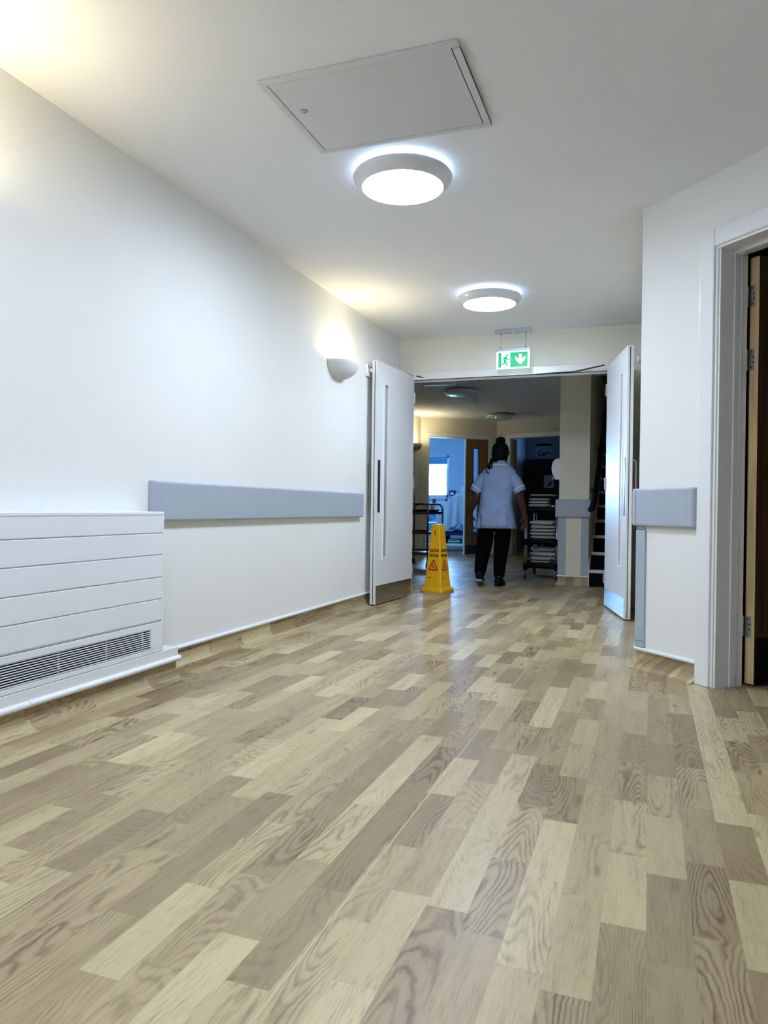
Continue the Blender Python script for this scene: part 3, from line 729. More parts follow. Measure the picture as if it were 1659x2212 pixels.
# staircase
for i in range(1, 14):
    pass
stc = MB()
for i in range(1, 15):
    y = 8.15+.29*(i-1); z = .177*i
    stc.box(-.605, .445, y, 13.3, z-.177, z)
stc = tag(struct(stc.build('staircase', 'carpet'), 'dark carpeted staircase with pale nosings right of the pier'), None)
for i in range(1, 15):
    y = 8.15+.29*(i-1); z = .177*i
    bx(-.60, .44, y-.012, y+.03, z-.030, z+.004).build('stair_nosing', 'nosing', stc)
hr = empty('stair_handrail', (-.545, 8.1, .93)); tag(hr, 'dark handrail rising along the left side of the staircase', 'handrail')
sl = .177/.29
MB().tube([(-.04, -.04, -.10), (-.02, -.10, -.09), (0, -.08, -.02), (0, 0, .02), (0, 4.2, .02+4.2*sl)], .030, 12).build('rail', 'black', hr, smooth=True)
for y in (.25, 1.1, 1.95, 2.8): MB().tube([(0, y, y*sl-.01), (-.055, y, y*sl-.05)], .01, 8).build('bracket', 'black', hr)
# dark string board along the wall, following the steps
sk = MB(); sk.poly([(-.606, 8.35, .0), (-.606, 13.2, 4.85*sl), (-.606, 13.2, 4.85*sl+.36), (-.606, 8.12, .22), (-.606, 8.12, 0)], (.010, 0, 0))
struct(sk.build('baseboard_stair', 'hallwall'))

# ------------------------------------------------------------------ linen cart
ct = empty('utility_cart', (-1.38, 8.65, 0)); tag(ct, 'black three-shelf utility cart loaded with folded linen', 'cart')
CW, CL = .40, .78
for z0, z1 in ((.79, .855), (.415, .480), (.135, .205)):
    t = MB(); t.box(0, CW, 0, CL, z0, z0+.02); t.box(0, CW, 0, .02, z0, z1); t.box(0, CW, CL-.02, CL, z0, z1); t.box(0, .02, 0, CL, z0, z1); t.box(CW-.02, CW, 0, CL, z0, z1)
    s_ = t.build('shelf', 'black', ct, bevel=.004)
for px, py in ((.02, .02), (.02, CL-.02), (CW-.02, .02), (CW-.02, CL-.02)):
    MB().tube([(px, py, .11), (px, py, .80)], .021, 16).build('post', 'steel', ct, smooth=True)
    for z in (.105, .40, .775): MB().tube([(px, py, z), (px, py, z+.075)], .027, 14).build('collar', 'black', ct)
    c = MB().tube([(px, py, .06), (px, py, .11)], .012, 10).build('castor', 'steel', ct)
    MB().tube([(px-.012, py, .05), (px+.012, py, .05)], .0495, 22).build('wheel', 'dark', c)
    fk = MB(); fk.box(px-.020, px-.016, py-.012, py+.012, .045, .10); fk.box(px+.016, px+.020, py-.012, py+.012, .045, .10); fk.box(px-.02, px+.02, py-.012, py+.012, .098, .102)
    fk.build('fork', 'steel', c)
MB().tube([(.03, CL, .84), (.03, CL+.07, .90), (CW/2, CL+.085, .905), (CW-.03, CL+.07, .90), (CW-.03, CL, .84)], .011, 8).build('push_handle', 'black', ct, smooth=True)

def folded(name, lab, cat, group, m, loc, w, l, h, rz=0, tilt=0, seed=0, layers=2):
    rnd = random.Random(seed); mb = MB()
    nx, ny = 10, 12
    # rounded slab with soft rumpled surface; one fold line in the front edge
    rings = []
    for k in range(nx+1):
        x = -w/2 + w*k/nx; pr = []
        edge = min(k, nx-k)/nx; th = h*(.62+.38*min(1, edge*5))
        for j in range(ny+1):
            y = -l/2 + l*j/ny; e_ = min(j, ny-j)/ny; tt = th*(.55+.45*min(1, e_*6))
            pr.append((x, y, h/2 + tt/2 + rnd.uniform(-1, 1)*h*.05))
        for j in range(ny, -1, -1):
            y = -l/2 + l*j/ny; e_ = min(j, ny-j)/ny; tt = th*(.55+.45*min(1, e_*6))
            pr.append((x, y, h/2 - tt/2 + rnd.uniform(-.2, .2)*h*.05))
        rings.append(pr)
    mb.rings(rings)
    o = mb.build(name, m, loc=loc, rz=rz, smooth=True, sub=1)
    o.rotation_euler = (0, tilt, rz)
    tag(o, lab, cat, group); return o
cx, cy = -1.38+CW/2, 8.65+.30
grpL = 'folded linen on the black cart'
# black tray lid over the upper pile
ld = MB().box(-.17, .21, -.26, .30, 0, .012).build('serving_tray', 'black', loc=(cx, cy, .966), bevel=.004); tag(ld, 'flat black tray lying over the upper linen pile', 'tray')
folded('folded_linen', 'thin white linen lying on top of the black tray', 'linen', grpL, 'linen', (cx-.01, cy-.02, .980), .30, .44, .022, .03, 0, 1)
zs = .812; names = ['bottom', 'second from bottom', 'upper middle', 'top']
for k, h in enumerate((.036, .038, .034, .030)):
    folded('folded_linen', 'folded white linen in the upper cart shelf, %s of the pile' % names[k], 'linen', grpL, 'linen', (cx-.055+.006*(k % 2), cy-.02, zs), .245+.008*(k % 2), .46, h, .02*k, 0, 10+k); zs += h*1.07
names = ['bottom', 'second from bottom', 'third from bottom', 'third from top', 'second from top', 'top']
zs = .437
for k, h in enumerate((.038, .036, .040, .036, .040, .052)):
    folded('folded_linen', 'folded white linen on the middle cart shelf, %s of the pile' % names[k], 'linen', grpL, 'linen', (cx+.005+.008*math.sin(k*2.1), cy-.03, zs), .322-.005*k, .50, h, .03*math.sin(k), 0, 20+k); zs += h*1.07
names = ['bottom', 'lower middle', 'upper middle', 'top']
zs = .157
for k, h in enumerate((.055, .048, .052, .060)):
    folded('folded_towel', 'thick grey-white towel on the lowest cart shelf, %s of the pile' % names[k], 'towel', grpL, 'linen', (cx+.005+.006*math.sin(k*3), cy+.03, zs), .318, .42, h, .02*math.sin(k*2), 0, 30+k); zs += h*1.07
# crumpled patterned cloth, pink bottle, blue bag
def crumple(name, lab, cat, m, loc, r_, seed):
    bm = bmesh.new(); bmesh.ops.create_icosphere(bm, subdivisions=3, radius=1)
    rnd = random.Random(seed); ph = [rnd.uniform(0, 6) for _ in range(6)]
    for v in bm.verts:
        p = v.co; k = 1+.16*math.sin(5*p.x+ph[0])*math.cos(6*p.y+ph[1])+.13*math.sin(9*p.z+ph[2]+4*p.x)+.08*math.sin(13*p.y+ph[3]+7*p.z)
        v.co = Vector((p.x*r_[0]*k, p.y*r_[1]*k, p.z*r_[2]*k+r_[2]))
    x = MB(); x.bm.free(); x.bm = bm
    return tag(x.build(name, m, loc=loc, smooth=True), lab, cat)
crumple('crumpled_cloth', 'crumpled white cloth beside the upper linen pile on the cart', 'cloth', 'white', (cx+.118, cy-.16, .818), (.027, .045, .030), 3)
crumple('blue_bag', 'deep blue bag tucked at the right of the lowest cart shelf', 'bag', 'bluebag', (cx+.116, 8.71, .164), (.028, .034, .040), 5).scale = (.8, .5, 1)
pb = empty('pink_bottle', (-1.255, 9.33, .158)); tag(pb, 'small pink bottle standing on the lowest cart shelf', 'bottle')
MB().lathe([(0, 0), (.03, 0), (.032, .02), (.032, .15), (.014, .19), (.014, .20), (0, .20)], 20).build('bottle', 'pink', pb, smooth=True)
MB().lathe([(0, .20), (.012, .20), (.012, .235), (0, .237)], 14).build('cap', 'pvc', pb)

# ------------------------------------------------------------------ tube trolley on the left
tt = empty('tube_trolley', (-3.24, 9.5, 0)); tag(tt, 'tubular metal shelf trolley with trays beyond the left door leaf', 'trolley')
TW, TL = .43, .75
for yy in (0, TL):
    pts = [(0, yy, .10)] + [(0, yy, .80)] + [(.08*(1-math.cos(PI/2*k/6)), yy, .80+.08*math.sin(PI/2*k/6)) for k in range(1, 7)]
    pts += [(TW-.08+.08*math.sin(PI/2*k/6), yy, .80+.08*math.cos(PI/2*k/6)) for k in range(0, 7)] + [(TW, yy, .10)]
    MB().tube(pts, .0125, 12).build('end_frame', 'chrome', tt, smooth=True)
for z in (.745, .475, .195):
    t = MB(); t.box(.005, TW-.005, .01, TL-.01, z, z+.006)
    for x0, x1, y0, y1 in ((0, TW, -.004, .008), (0, TW, TL-.008, TL+.004), (0, .01, 0, TL), (TW-.01, TW, 0, TL)): t.box(x0, x1, y0, y1, z-.008, z+.028)
    t.build('shelf', 'chrome', tt)
for px, py in ((0, 0), (TW, 0), (0, TL), (TW, TL)):
    c = MB().tube([(px, py, .07), (px, py, .11)], .014, 10).build('castor', 'steel', tt)
    MB().tube([(px-.012, py, .045), (px+.012, py, .045)], .045, 20).build('wheel', 'dark', c)
ty = empty('kidney_tray', (-3.0, 9.95, .7515)); tag(ty, 'dark shallow tray on the top shelf of the tube trolley', 'tray')
MB().rings([[(-.14, -.18, 0), (.14, -.18, 0), (.14, .18, 0), (-.14, .18, 0)], [(-.17, -.21, .05), (.17, -.21, .05), (.17, .21, .05), (-.17, .21, .05)], [(-.16, -.20, .05), (.16, -.20, .05), (.16, .20, .05), (-.16, .20, .05)], [(-.135, -.175, .006), (.135, -.175, .006), (.135, .175, .006), (-.135, .175, .006)]]).build('tray_shell', 'dark', ty)
crumple('glove_pack', 'crumpled pale pack lying in the dark trolley tray', 'pack', 'linen', (-3.03, 9.90, .7585), (.075, .06, .028), 9)
sbt = empty('drinks_cup', (-2.91, 10.05, .758)); tag(sbt, 'clear cup with a straw in the trolley tray', 'cup')
MB().lathe([(0, 0), (.025, 0), (.034, .11), (.031, .11), (.024, .004), (0, .004)], 20).build('cup', 'pvc', sbt)
MB().tube([(0, 0, .006), (.028, 0, .21)], .003, 8).build('straw', 'dark', sbt)
bl_ = empty('spray_wand', (-3.06, 9.68, .7515)); tag(bl_, 'thin dark wand standing upright on the tube trolley', 'wand')
MB().lathe([(0, 0), (.02, 0), (.02, .03), (0, .03)], 14).build('base', 'dark', bl_); MB().tube([(0, 0, .03), (.0, 0, .24)], .0045, 8).build('stem', 'dark', bl_)

# ------------------------------------------------------------------ the bright ward room
wr = MB()
wr.box(-6.6, -3.80, 12.05, 12.17, 0, CH); wr.box(-6.72, -6.6, 12.05, 15.62, 0, CH); wr.box(-2.62, -2.50, 13.22, 15.62, 0, CH)
wx0, wx1, wz0, wz1 = -5.75, -4.13, 1.06, 1.99
wr.box(-6.6, wx0, 15.5, 15.62, 0, CH); wr.box(wx1, -2.5, 15.5, 15.62, 0, CH); wr.box(wx0, wx1, 15.5, 15.62, 0, wz0); wr.box(wx0, wx1, 15.5, 15.62, wz1, CH)
struct(wr.build('wall_ward', 'bluewall'), 'pale blue-lit ward room walls')
wn_ = empty('window_1', (wx1, 15.56, 0)); struct(wn_, 'ward window with garden outside')
q = MB(); W_ = wx1-wx0
for a0, a1, z0, z1 in ((-W_, -W_+.06, wz0, wz1), (-.06, 0, wz0, wz1), (-W_, 0, wz0, wz0+.06), (-W_, 0, wz1-.06, wz1), (-W_/2-.03, -W_/2+.03, wz0, wz1)): q.box(a0, a1, -.0, .05, z0, z1)
q.build('window_frame', 'gloss', wn_)
bx(-W_+.05, -.05, .02, .026, wz0+.05, wz1-.05).build('window_pane', 'glass', wn_)
bx(-W_-.03, .03, -.12, .0, wz0-.03, wz0).build('window_sill', 'gloss', wn_)
rb = empty('roller_blind', (wx1-.02, 15.49, 0)); tag(rb, 'blue roller blind pulled partway down the ward window', 'blind')
bx(-W_+.04, 0, -.008, -.004, 1.80, 1.98).build('cloth', 'blind', rb); MB().tube([(-W_+.04, -.01, 1.975), (0, -.01, 1.975)], .02, 12).build('roller', 'pvc', rb); bx(-W_+.04, 0, -.012, .0, 1.785, 1.80).build('bottom_bar', 'pvc', rb)
# garden
struct(bx(-16, 6, 15.62, 34, -.2, -.02).build('ground', 'grass'))
for k in range(10):
    x = -7.2+.36*k
    pk = bx(-.09, .09, 0, .025, 0, 1.45).build('picket', 'picket', loc=(x, 19.0, -.02)); tag(pk, 'white picket of the garden fence outside the ward window', 'picket', 'garden fence pickets')
bsh = empty('garden_tree', (-6.1, 22.5, -.02)); tag(bsh, 'sparse leafy tree outside the ward window', 'tree')
MB().tube([(0, 0, 0), (.05, 0, 1.2), (.1, .05, 2.6)], [.12, .09, .04], 8).build('trunk', 'ink', bsh)
lv = MB(); rnd = random.Random(4)
for k in range(1500):
    p = Vector((rnd.gauss(0, 1.5), rnd.gauss(0, .6), rnd.uniform(.9, 4.4))); s_ = rnd.uniform(.03, .07)
    rr_ = Matrix.Rotation(rnd.uniform(0, 6.28), 3, 'Z') @ Matrix.Rotation(rnd.uniform(0, 3.1), 3, 'X')
    lv.bm.faces.new([lv.bm.verts.new(p + rr_ @ Vector(q_)*s_) for q_ in ((-1, 0, 0), (0, -.5, 0), (1, 0, 0), (0, .5, 0))])
tag(lv.build('foliage', 'leaf', bsh, weld=False), kind='stuff')

# wall trunking with sockets
tk = empty('dado_trunking', (-4.0, 15.5, .955)); tag(tk, 'white wall trunking with dark sockets under the ward window', 'trunking')
bx(-1.6, .9, -.035, 0, -.03, .03).build('trunk', 'pvc', tk)
for x in (-.60, -.42, -.13, -1.0): bx(x-.05, x+.02, -.05, -.035, -.028, .09).build('socket', 'navy', tk)
pn = empty('wall_display', (-4.02, 15.5, 1.14)); tag(pn, 'small dark framed display on the ward wall', 'display')
bx(-.075, .055, -.05, 0, -.05, .07).build('case', 'navy', pn); bx(-.045, .025, -.053, -.05, -.02, .035).build('screen', 'paper', pn)
pp = bx(-.15, .15, -.004, 0, -.1, .12).build('wall_chart', 'paper', loc=(-3.70, 15.5, 1.20)); tag(pp, 'white chart pinned to the ward wall', 'chart')
cr = empty('curtain_rail', (-4.6, 13.6, 2.33)); tag(cr, 'white curtain rail near the ward ceiling', 'curtain rail')
bx(-1.2, 1.4, -.015, .015, -.02, .01).build('track', 'pvc', cr)
for x in (-1.0, 0, 1.2): bx(x-.01, x+.01, -.01, .01, .01, .07).build('bracket', 'pvc', cr)

# hospital bed, seen from its side: backrest raised, sheet draped over
hb = empty('hospital_bed', (-3.55, 14.2, 0), R(8)); tag(hb, 'hospital bed with raised backrest in the bright ward room', 'bed')
bx(-1.1, .9, -.40, .40, .30, .36).build('base_frame', 'navy', hb, bevel=.01)
bx(-1.1, .9, -.42, .42, .10, .14).build('under_frame', 'pvc', hb, bevel=.005)
bx(-.26, -.18, -.06, .06, .14, .32).build('lifting_column', 'black', hb); bx(.45, .53, -.06, .06, .14, .32).build('lifting_column', 'black', hb)
MB().tube([(-.1, -.3, .36), (.45, -.3, .52), (.85, -.3, .38)], .025, 8).build('lift_arm', 'navy', hb)
bx(-1.05, -.05, -.42, .42, .40, .54).build('mattress', 'bluesheet', hb, bevel=.03)
q = MB(); q.poly([(-.05, -.42, .42), (.52, -.42, 1.02), (.62, -.42, .95), (.10, -.42, .38)], (0, .84, 0)); q.build('backrest', 'bluesheet', hb, bevel=.03)
bx(.50, .62, -.43, .43, .62, 1.08).build('headboard', 'navy', hb, bevel=.03)
for px in (-1.0, .8):
    for py in (-.36, .36): MB().tube([(px, py-.02, .06), (px, py+.02, .06)], .06, 18).build('wheel', 'dark', hb)
# draped sheet
sh = MB(); NX, NY = 26, 22; grid = []
rnd = random.Random(2)
for i in range(NX+1):
    row = []
    for j in range(NY+1):
        u = i/NX; v_ = j/NY
        x = -.18+.72*u + .18*(v_-.2)*(u-.5); top = 1.16-.10*abs(u-.62)*2 - .42*max(0, .45-u)
        z = top - .72*max(0, v_-.15) - .05*u
        y = -.44-.02*v_ - .035*math.sin(u*26+v_*2)*v_ - .02*math.sin(u*41+1)*v_
        if v_ < .15: y += (.15-v_)*2.2
        row.append(sh.bm.verts.new((x, y, z)))
    grid.append(row)
for i in range(NX):
    for j in range(NY): sh.bm.faces.new((grid[i][j], grid[i+1][j], grid[i+1][j+1], grid[i][j+1]))
shp = sh.build('bed_sheet', 'palesheet', loc=(-3.72, 14.15, 0), rz=R(8), smooth=True); tag(shp, 'pale sheet draped over the raised end of the hospital bed', 'sheet')
so = shp.modifiers.new('s', 'SOLIDIFY'); so.thickness = .006
crumple('pillow', 'rumpled blue pillow lying on the hospital bed', 'pillow', 'bluesheet', (-4.12, 13.95, .575), (.15, .12, .08), 12)
crumple('pillow', 'pale blue pillow behind the rumpled one on the bed', 'pillow', 'palesheet', (-4.46, 14.22, .575), (.16, .13, .08), 14)
for k, (x, n_) in enumerate(((-3.92, 'left'), (-3.58, 'right'))):
    pk = empty('supply_packet', (x, 14.0, .1405)); tag(pk, 'green printed packet stored under the bed, on the %s' % n_, 'packet', 'green packets under the bed')
    bx(-.12, .12, -.10, .10, 0, .09).build('packet_body', 'greenbox', pk, bevel=.01); bx(-.12, .12, -.101, -.1, .03, .05).build('printed_band', 'paper', pk)

# ------------------------------------------------------------------ the dark room behind the second doorway
dk = MB(); rr2 = Matrix.Rotation(r2, 3, 'Z')
dk.box(-2.50, -.93, 15.5, 15.62, 0, CH); dk.box(-2.50, -2.44, 13.22, 15.5, 0, CH)
for y0, y1, z0, z1 in ((12.85, 14.3, 0, CH), (14.42, 15.62, 0, CH), (14.3, 14.42, 0, 1.9), (14.3, 14.42, 2.05, CH)): dk.box(-.93, -.81, y0, y1, z0, z1)  # small gap left on the right for the added light opening
struct(dk.build('wall_office', 'bluewall'))
w2_ = empty('added_light_opening', (-.87, 14.36, 0)); struct(w2_)  # unseen opening added so faint blue light reaches the dark room
bx(-.01, .01, -.06, .06, 1.9, 2.05).build('window_pane', 'glass', w2_)
oc = empty('tall_cupboard', (-1.75, 15.24, 0)); tag(oc, 'dark tall cupboard in the unlit room beyond the cart', 'cupboard')
bx(-.66, .70, -.25, .22, 0, 1.84).build('carcass', 'cab', oc)
for k in range(3):
    dd = bx(-.65+.45*k, -.21+.45*k, -.268, -.25, .05, 1.78).build('cupboard_door', 'cab', oc); bx(-.26+.45*k, -.24+.45*k, -.29, -.268, .8, .95).build('handle', 'steel', dd)
np_ = empty('name_poster', (-2.08, 15.498, 2.02)); tag(np_, 'handwritten poster on the wall of the unlit room', 'poster')
bx(-.17, .17, -.006, 0, -.12, .12).build('sheet', 'paper', np_); lettering('lettering', 'Care', .13, 'navy', np_, (0, -.0065, -.03), (PI/2, 0, 0))
ha = MB(); ha.poly([(.19*math.cos(PI*k/12), 0, .05*math.sin(PI*k/12)) for k in range(13)], (0, -.02, 0))
tag(ha.build('wall_ornament', 'cab', loc=(-2.08, 15.499, 2.155)), 'dark arched ornament just above the handwritten poster', 'ornament')
nt_ = empty('notice_sheet', (-1.90, 14.971, 1.39)); tag(nt_, 'pale notice on the dark cupboard door above the cart', 'notice')
bx(-.10, .10, -.003, 0, -.13, .13).build('sheet', 'paper', nt_); MB().box(-.02, .02, -.005, -.003, -.05, .05, rot=Matrix.Rotation(R(25), 3, 'Y'), at=(.02, 0, -.05)).build('drawn_mark', 'navy', nt_)

# ------------------------------------------------------------------ the walking person, seen from behind
def skin_mesh(name, joints, edges, m, parent, root=0, sub=2, loc=None):
    me = bpy.data.meshes.new(name); me.from_pydata([j[0] for j in joints], edges, []); o = bpy.data.objects.new(name, me); COL.objects.link(o)
    me.materials.append(M_[m])
    sk_ = o.modifiers.new('skin', 'SKIN'); sk_.use_smooth_shade = True; sk_.branch_smoothing = .3
    if not me.skin_vertices: bpy.context.view_layer.update()
    lay = me.skin_vertices[0].data if me.skin_vertices else me.skin_vertices.new().data
    for i, j in enumerate(joints):
        r_ = j[1]; lay[i].radius = r_ if isinstance(r_, tuple) else (r_, r_); lay[i].use_root = (i == root)
    s = o.modifiers.new('sub', 'SUBSURF'); s.levels = sub; s.render_levels = sub
    if parent: o.parent = parent
    if loc: o.location = loc
    return o
def px(p): return (p-1072)/199.
def pz(p): return (1266-p)/203.
PR = Vector((-1.532, 7.80, 0))
J = []; E = []
def jn(x, y, z, r_, par=None):
    J.append(((x, y, z), r_)); i = len(J)-1
    if par is not None: E.append((par, i))
    return i
cxp = px(1072)-.005
pel = jn(cxp-.02, 0, .80, (.120, .085))
wst = jn(cxp-.01, 0, .95, (.115, .080), pel)
chs = jn(cxp+.0, 0, 1.11, (.120, .080), wst)
nkb = jn(cxp+.01, .01, 1.245, (.075, .055), chs)
nk = jn(cxp+.03, .02, 1.325, .052, nkb)
hd0 = jn(cxp+.032, .035, 1.40, (.066, .082), nk)
hd1 = jn(cxp+.034, .035, 1.47, (.075, .092), hd0)
hd2 = jn(cxp+.034, .03, 1.51, (.055, .07), hd1)
nose = jn(cxp+.034, .135, 1.42, .011, hd0)
def arm(s, sh, el, wr, hand_dir, k):
    a0 = jn(sh[0]-s*.025, sh[1], sh[2]-.02, .040, nkb); a1 = jn((sh[0]*2+el[0])/3+s*.006, sh[1], (sh[2]*2+el[2])/3, .056, a0); a2 = jn(*el, .045, a1)
    fa = [(el[i]+wr[i])/2 for i in range(3)]; a3 = jn(fa[0]+s*.004, fa[1], fa[2]+.02, .042, a2); a4 = jn(*wr, .026, a3)
    W = Vector(wr); D = Vector(hand_dir).normalized()
    side = Vector((-s*.72, .69, 0)); side = (side - D*side.dot(D)).normalized(); palmN = D.cross(side)
    pm = W + D*.045; p_ = jn(*pm, (.033, .024), a4)
    kn = W + D*.080
    for f in range(4):
        off = side*(.033-.022*f); L_ = (.042, .047, .043, .034)[f]
        b0 = kn + off; b1 = b0 + D*L_ + Vector((-s*.006, .0, 0)); b2 = b1 + (D*.75+Vector((-s*.5, 0, 0))).normalized()*L_*.75; b3 = b2 + (D*.3+Vector((-s*.95, 0, 0))).normalized()*L_*.55
        q0 = jn(*b0, .0105, p_); q1 = jn(*b1, .0092, q0); q2 = jn(*b2, .0085, q1); jn(*b3, .007, q2)
    t0 = W + D*.03 + side*.030; t1 = t0 + (D*.7+side*.6).normalized()*.032 + Vector((-s*.006, 0, 0)); t2 = t1 + (D*.95+side*.1+Vector((-s*.3, 0, 0))).normalized()*.028
    q0 = jn(*t0, .013, p_); q1 = jn(*t1, .0105, q0); jn(*t2, .0085, q1)
arm(-1, (px(1040), 0, pz(1022)), (px(1026), -.03, pz(1080)), (px(1011), .03, pz(1111)), (-.05, .06, -1), 0)
arm(1, (px(1110), 0, pz(1024)), (px(1121), -.02, pz(1080)), (px(1129), .04, pz(1111)), (.05, .08, -1), 1)
# legs (inside trousers) : left foot trailing with heel lifted, right foot planted
def leg(hip, kn_, an, toe, heel):
    l0 = jn(*hip, .098, pel); l1 = jn(*[(hip[i]+kn_[i])/2 for i in range(3)], .082, l0); l2 = jn(*kn_, .058, l1)
    mid = [(kn_[i]*.6+an[i]*.4) for i in range(3)]; l3 = jn(mid[0], mid[1]-.012, mid[2], .052, l2); l4 = jn(*an, .036, l3)
    jn(*heel, .030, l4); f0 = jn((an[0]+toe[0])/2, (an[1]+toe[1])/2, (an[2]*.35+toe[2]*.65), .032, l4); jn(*toe, .024, f0)
Lk = (px(1044), .02, .42); La = (px(1039), -.10, .125); Rk = (px(1080), .05, .42); Ra = (px(1077), -.0, .085)
leg((px(1049), 0, .74), Lk, La, (px(1037), .06, .034), (px(1040), -.145, .095))
leg((px(1089), 0, .74), Rk, Ra, (px(1078), .155, .034), (px(1077), -.045, .042))
body = skin_mesh('person', J, E, 'skin', None, pel, 2, PR)
tag(body, 'person in a pale blue tunic and black trousers walking away', 'person')
# ears
for s in (-1, 1):
    e_ = MB(); bmesh.ops.create_uvsphere(e_.bm, u_segments=12, v_segments=8, radius=1)
    for v in e_.bm.verts: v.co = Vector((v.co.x*.010+cxp+.034+s*.080, v.co.y*.020+.03, v.co.z*.030+1.425))
    e_.build('ear', 'skin', body, smooth=True)
for s in (-1, 1):
    e_ = MB(); bmesh.ops.create_uvsphere(e_.bm, u_segments=12, v_segments=8, radius=.013)
    for v in e_.bm.verts: v.co += Vector((cxp+.034+s*.032, .115, 1.45))
    e_.build('eye', 'white', body, smooth=True)
bx(cxp+.012, cxp+.056, .118, .126, 1.372, 1.383).build('mouth', 'ink', body, bevel=.003)
# hair cap, bun and braids
hcx = cxp+.026
hm = MB(); bmesh.ops.create_uvsphere(hm.bm, u_segments=28, v_segments=18, radius=1)
for v in hm.bm.verts:
    p = v.co; x, y, z = p
    sx = .090; sy = .108; sz = .095
    if z < 0:
        sz = .17 if y < .15 else .03; sx = .090+.006*(-z)
    if y > .2 and z < .25: y *= .5
    v.co = Vector((hcx+x*sx - (.012*max(0, -z)), .018+y*sy, 1.452+z*sz))
hair = hm.build('hair', 'hair', body, smooth=True)
bn = MB(); bmesh.ops.create_uvsphere(bn.bm, u_segments=20, v_segments=14, radius=1)
for v in bn.bm.verts:
    a_ = math.atan2(v.co.y, v.co.x); k_ = 1+.06*math.sin(a_*7+v.co.z*4)
    v.co = Vector((hcx+.004+v.co.x*.050*k_, .0+v.co.y*.048*k_, 1.555+v.co.z*.042))
bn.build('bun', 'hair', hair, smooth=True)
rnd = random.Random(11)
for k in range(10):
    t = k/9; x0 = hcx-.080+.10*t*.7; z0 = 1.36-.01*t
    if k < 5:
        pts = [(x0, -.06+.02*t, z0), (x0-.018-.006*k % .02, -.085, z0-.055), (x0-.034+.004*k, -.095, z0-.10-.012*(k % 3))]
    elif k == 5:
        pts = [(hcx-.07, -.07, 1.34), (hcx-.115, -.10, 1.28), (hcx-.128, -.112, 1.245), (hcx-.110, -.128, 1.215), (hcx-.085, -.135, 1.195)]
    else:
        pts = [(x0, -.085, z0), (x0-.01, -.09, z0-.03)]
    MB().tube(pts, .0075 if k != 5 else .0048, 6).build('braid', 'hair', hair, smooth=True)
for s, n_ in ((1, 3),):
    MB().tube([(hcx+.078, -.01, 1.40), (hcx+.082, -.03, 1.36), (hcx+.072, -.05, 1.325)], .009, 6).build('braid', 'hair', hair, smooth=True)

# tunic : lofted torso + sleeves, collar, trims
def oval(cx_, cy_, z, rx, ry, n=36, pw=2.4, wav=0., ph=0.):
    out = []
    for k in range(n):
        a_ = 2*PI*k/n; c_, s_ = math.cos(a_), math.sin(a_)
        k_ = (abs(c_)**pw+abs(s_)**pw)**(-1/pw)
        w_ = 1+wav*math.sin(a_*9+ph)+wav*.6*math.sin(a_*14+ph*2)
        out.append((cx_+rx*c_*k_*w_, cy_+ry*s_*k_*w_, z))
    return out
rows = []
#        z      left px  right px depth  wave
for (yp, xl, xr, ry, wv) in ((1141, 1024, 1112, .148, .030), (1128, 1027, 1110, .150, .028), (1110, 1031, 1107, .152, .018), (1096, 1033.5, 1104.5, .146, .012), (1084, 1035, 1103, .138, .010),
        (1072, 1036, 1104, .136, .012), (1060, 1036, 1105, .136, .010), (1046, 1036, 1107, .134, .006), (1034, 1036, 1109, .128, .004), (1024, 1037.5, 1111, .122, 0), (1016, 1040, 1110, .112, 0), (1010, 1045, 1105, .100, 0), (1005, 1052, 1097, .090, 0), (1001, 1058, 1092, .080, 0), (998, 1060, 1090, .074, 0)):
    rows.append(oval((px(xl)+px(xr))/2, .0, pz(yp), (px(xr)-px(xl))/2, ry, wav=wv, ph=yp*.11))
tn = MB(); tn.rings(rows, cap=False); bmesh.ops.subdivide_edges(tn.bm, edges=tn.bm.edges[:], cuts=1, use_grid_fill=True)
for v in tn.bm.verts:  # drag folds sweeping across the back
    p = v.co
    if p.y < 0 and .72 < p.z < 1.16:
        w_ = math.exp(-((p.z-.93)/.13)**2)
        f = math.sin((p.z*1.0 - p.x*.45)*75)*.5 + math.sin((p.z*.9-p.x*.7)*48+1.2)*.5
        p.y += .028*w_*f*(1-abs(p.x)/.3)
tunic = tn.build('tunic', 'tunic', body, smooth=True, sub=1)
so = tunic.modifiers.new('s', 'SOLIDIFY'); so.thickness = .004
# back vent pleat and panel seams
vent = MB(); 
def backpt(x, z, off=.004):
    # approx torso back surface
    ry = .150 if z < .85 else (.138 if z < 1.1 else .115)
    hw = .21 if z < .8 else .175
    t = min(.98, abs(x)/hw); return (x, -ry*(1-t**2.4)**(1/2.4)-off, z)
for x in (px(1044), px(1100)):
    MB().tube([backpt(x+.001*k, .63+.03*k) for k in range(19)], .0022, 6).build('seam', 'tunic', tunic)
vp = MB(); g_ = []
for i in range(13):
    x = px(1040)+(px(1099)-px(1040))*i/12
    g_.append([vp.bm.verts.new(backpt(x, z, .008+.004*math.sin(i*1.6))) for z in (.622, .66, .70, .74, .765-.0*i)])
for i in range(12):
    for j in range(4): vp.bm.faces.new((g_[i][j], g_[i+1][j], g_[i+1][j+1], g_[i][j+1]))
vp = vp.build('back_panel', 'tunic', tunic, smooth=True); vp.modifiers.new('s', 'SOLIDIFY').thickness = .003
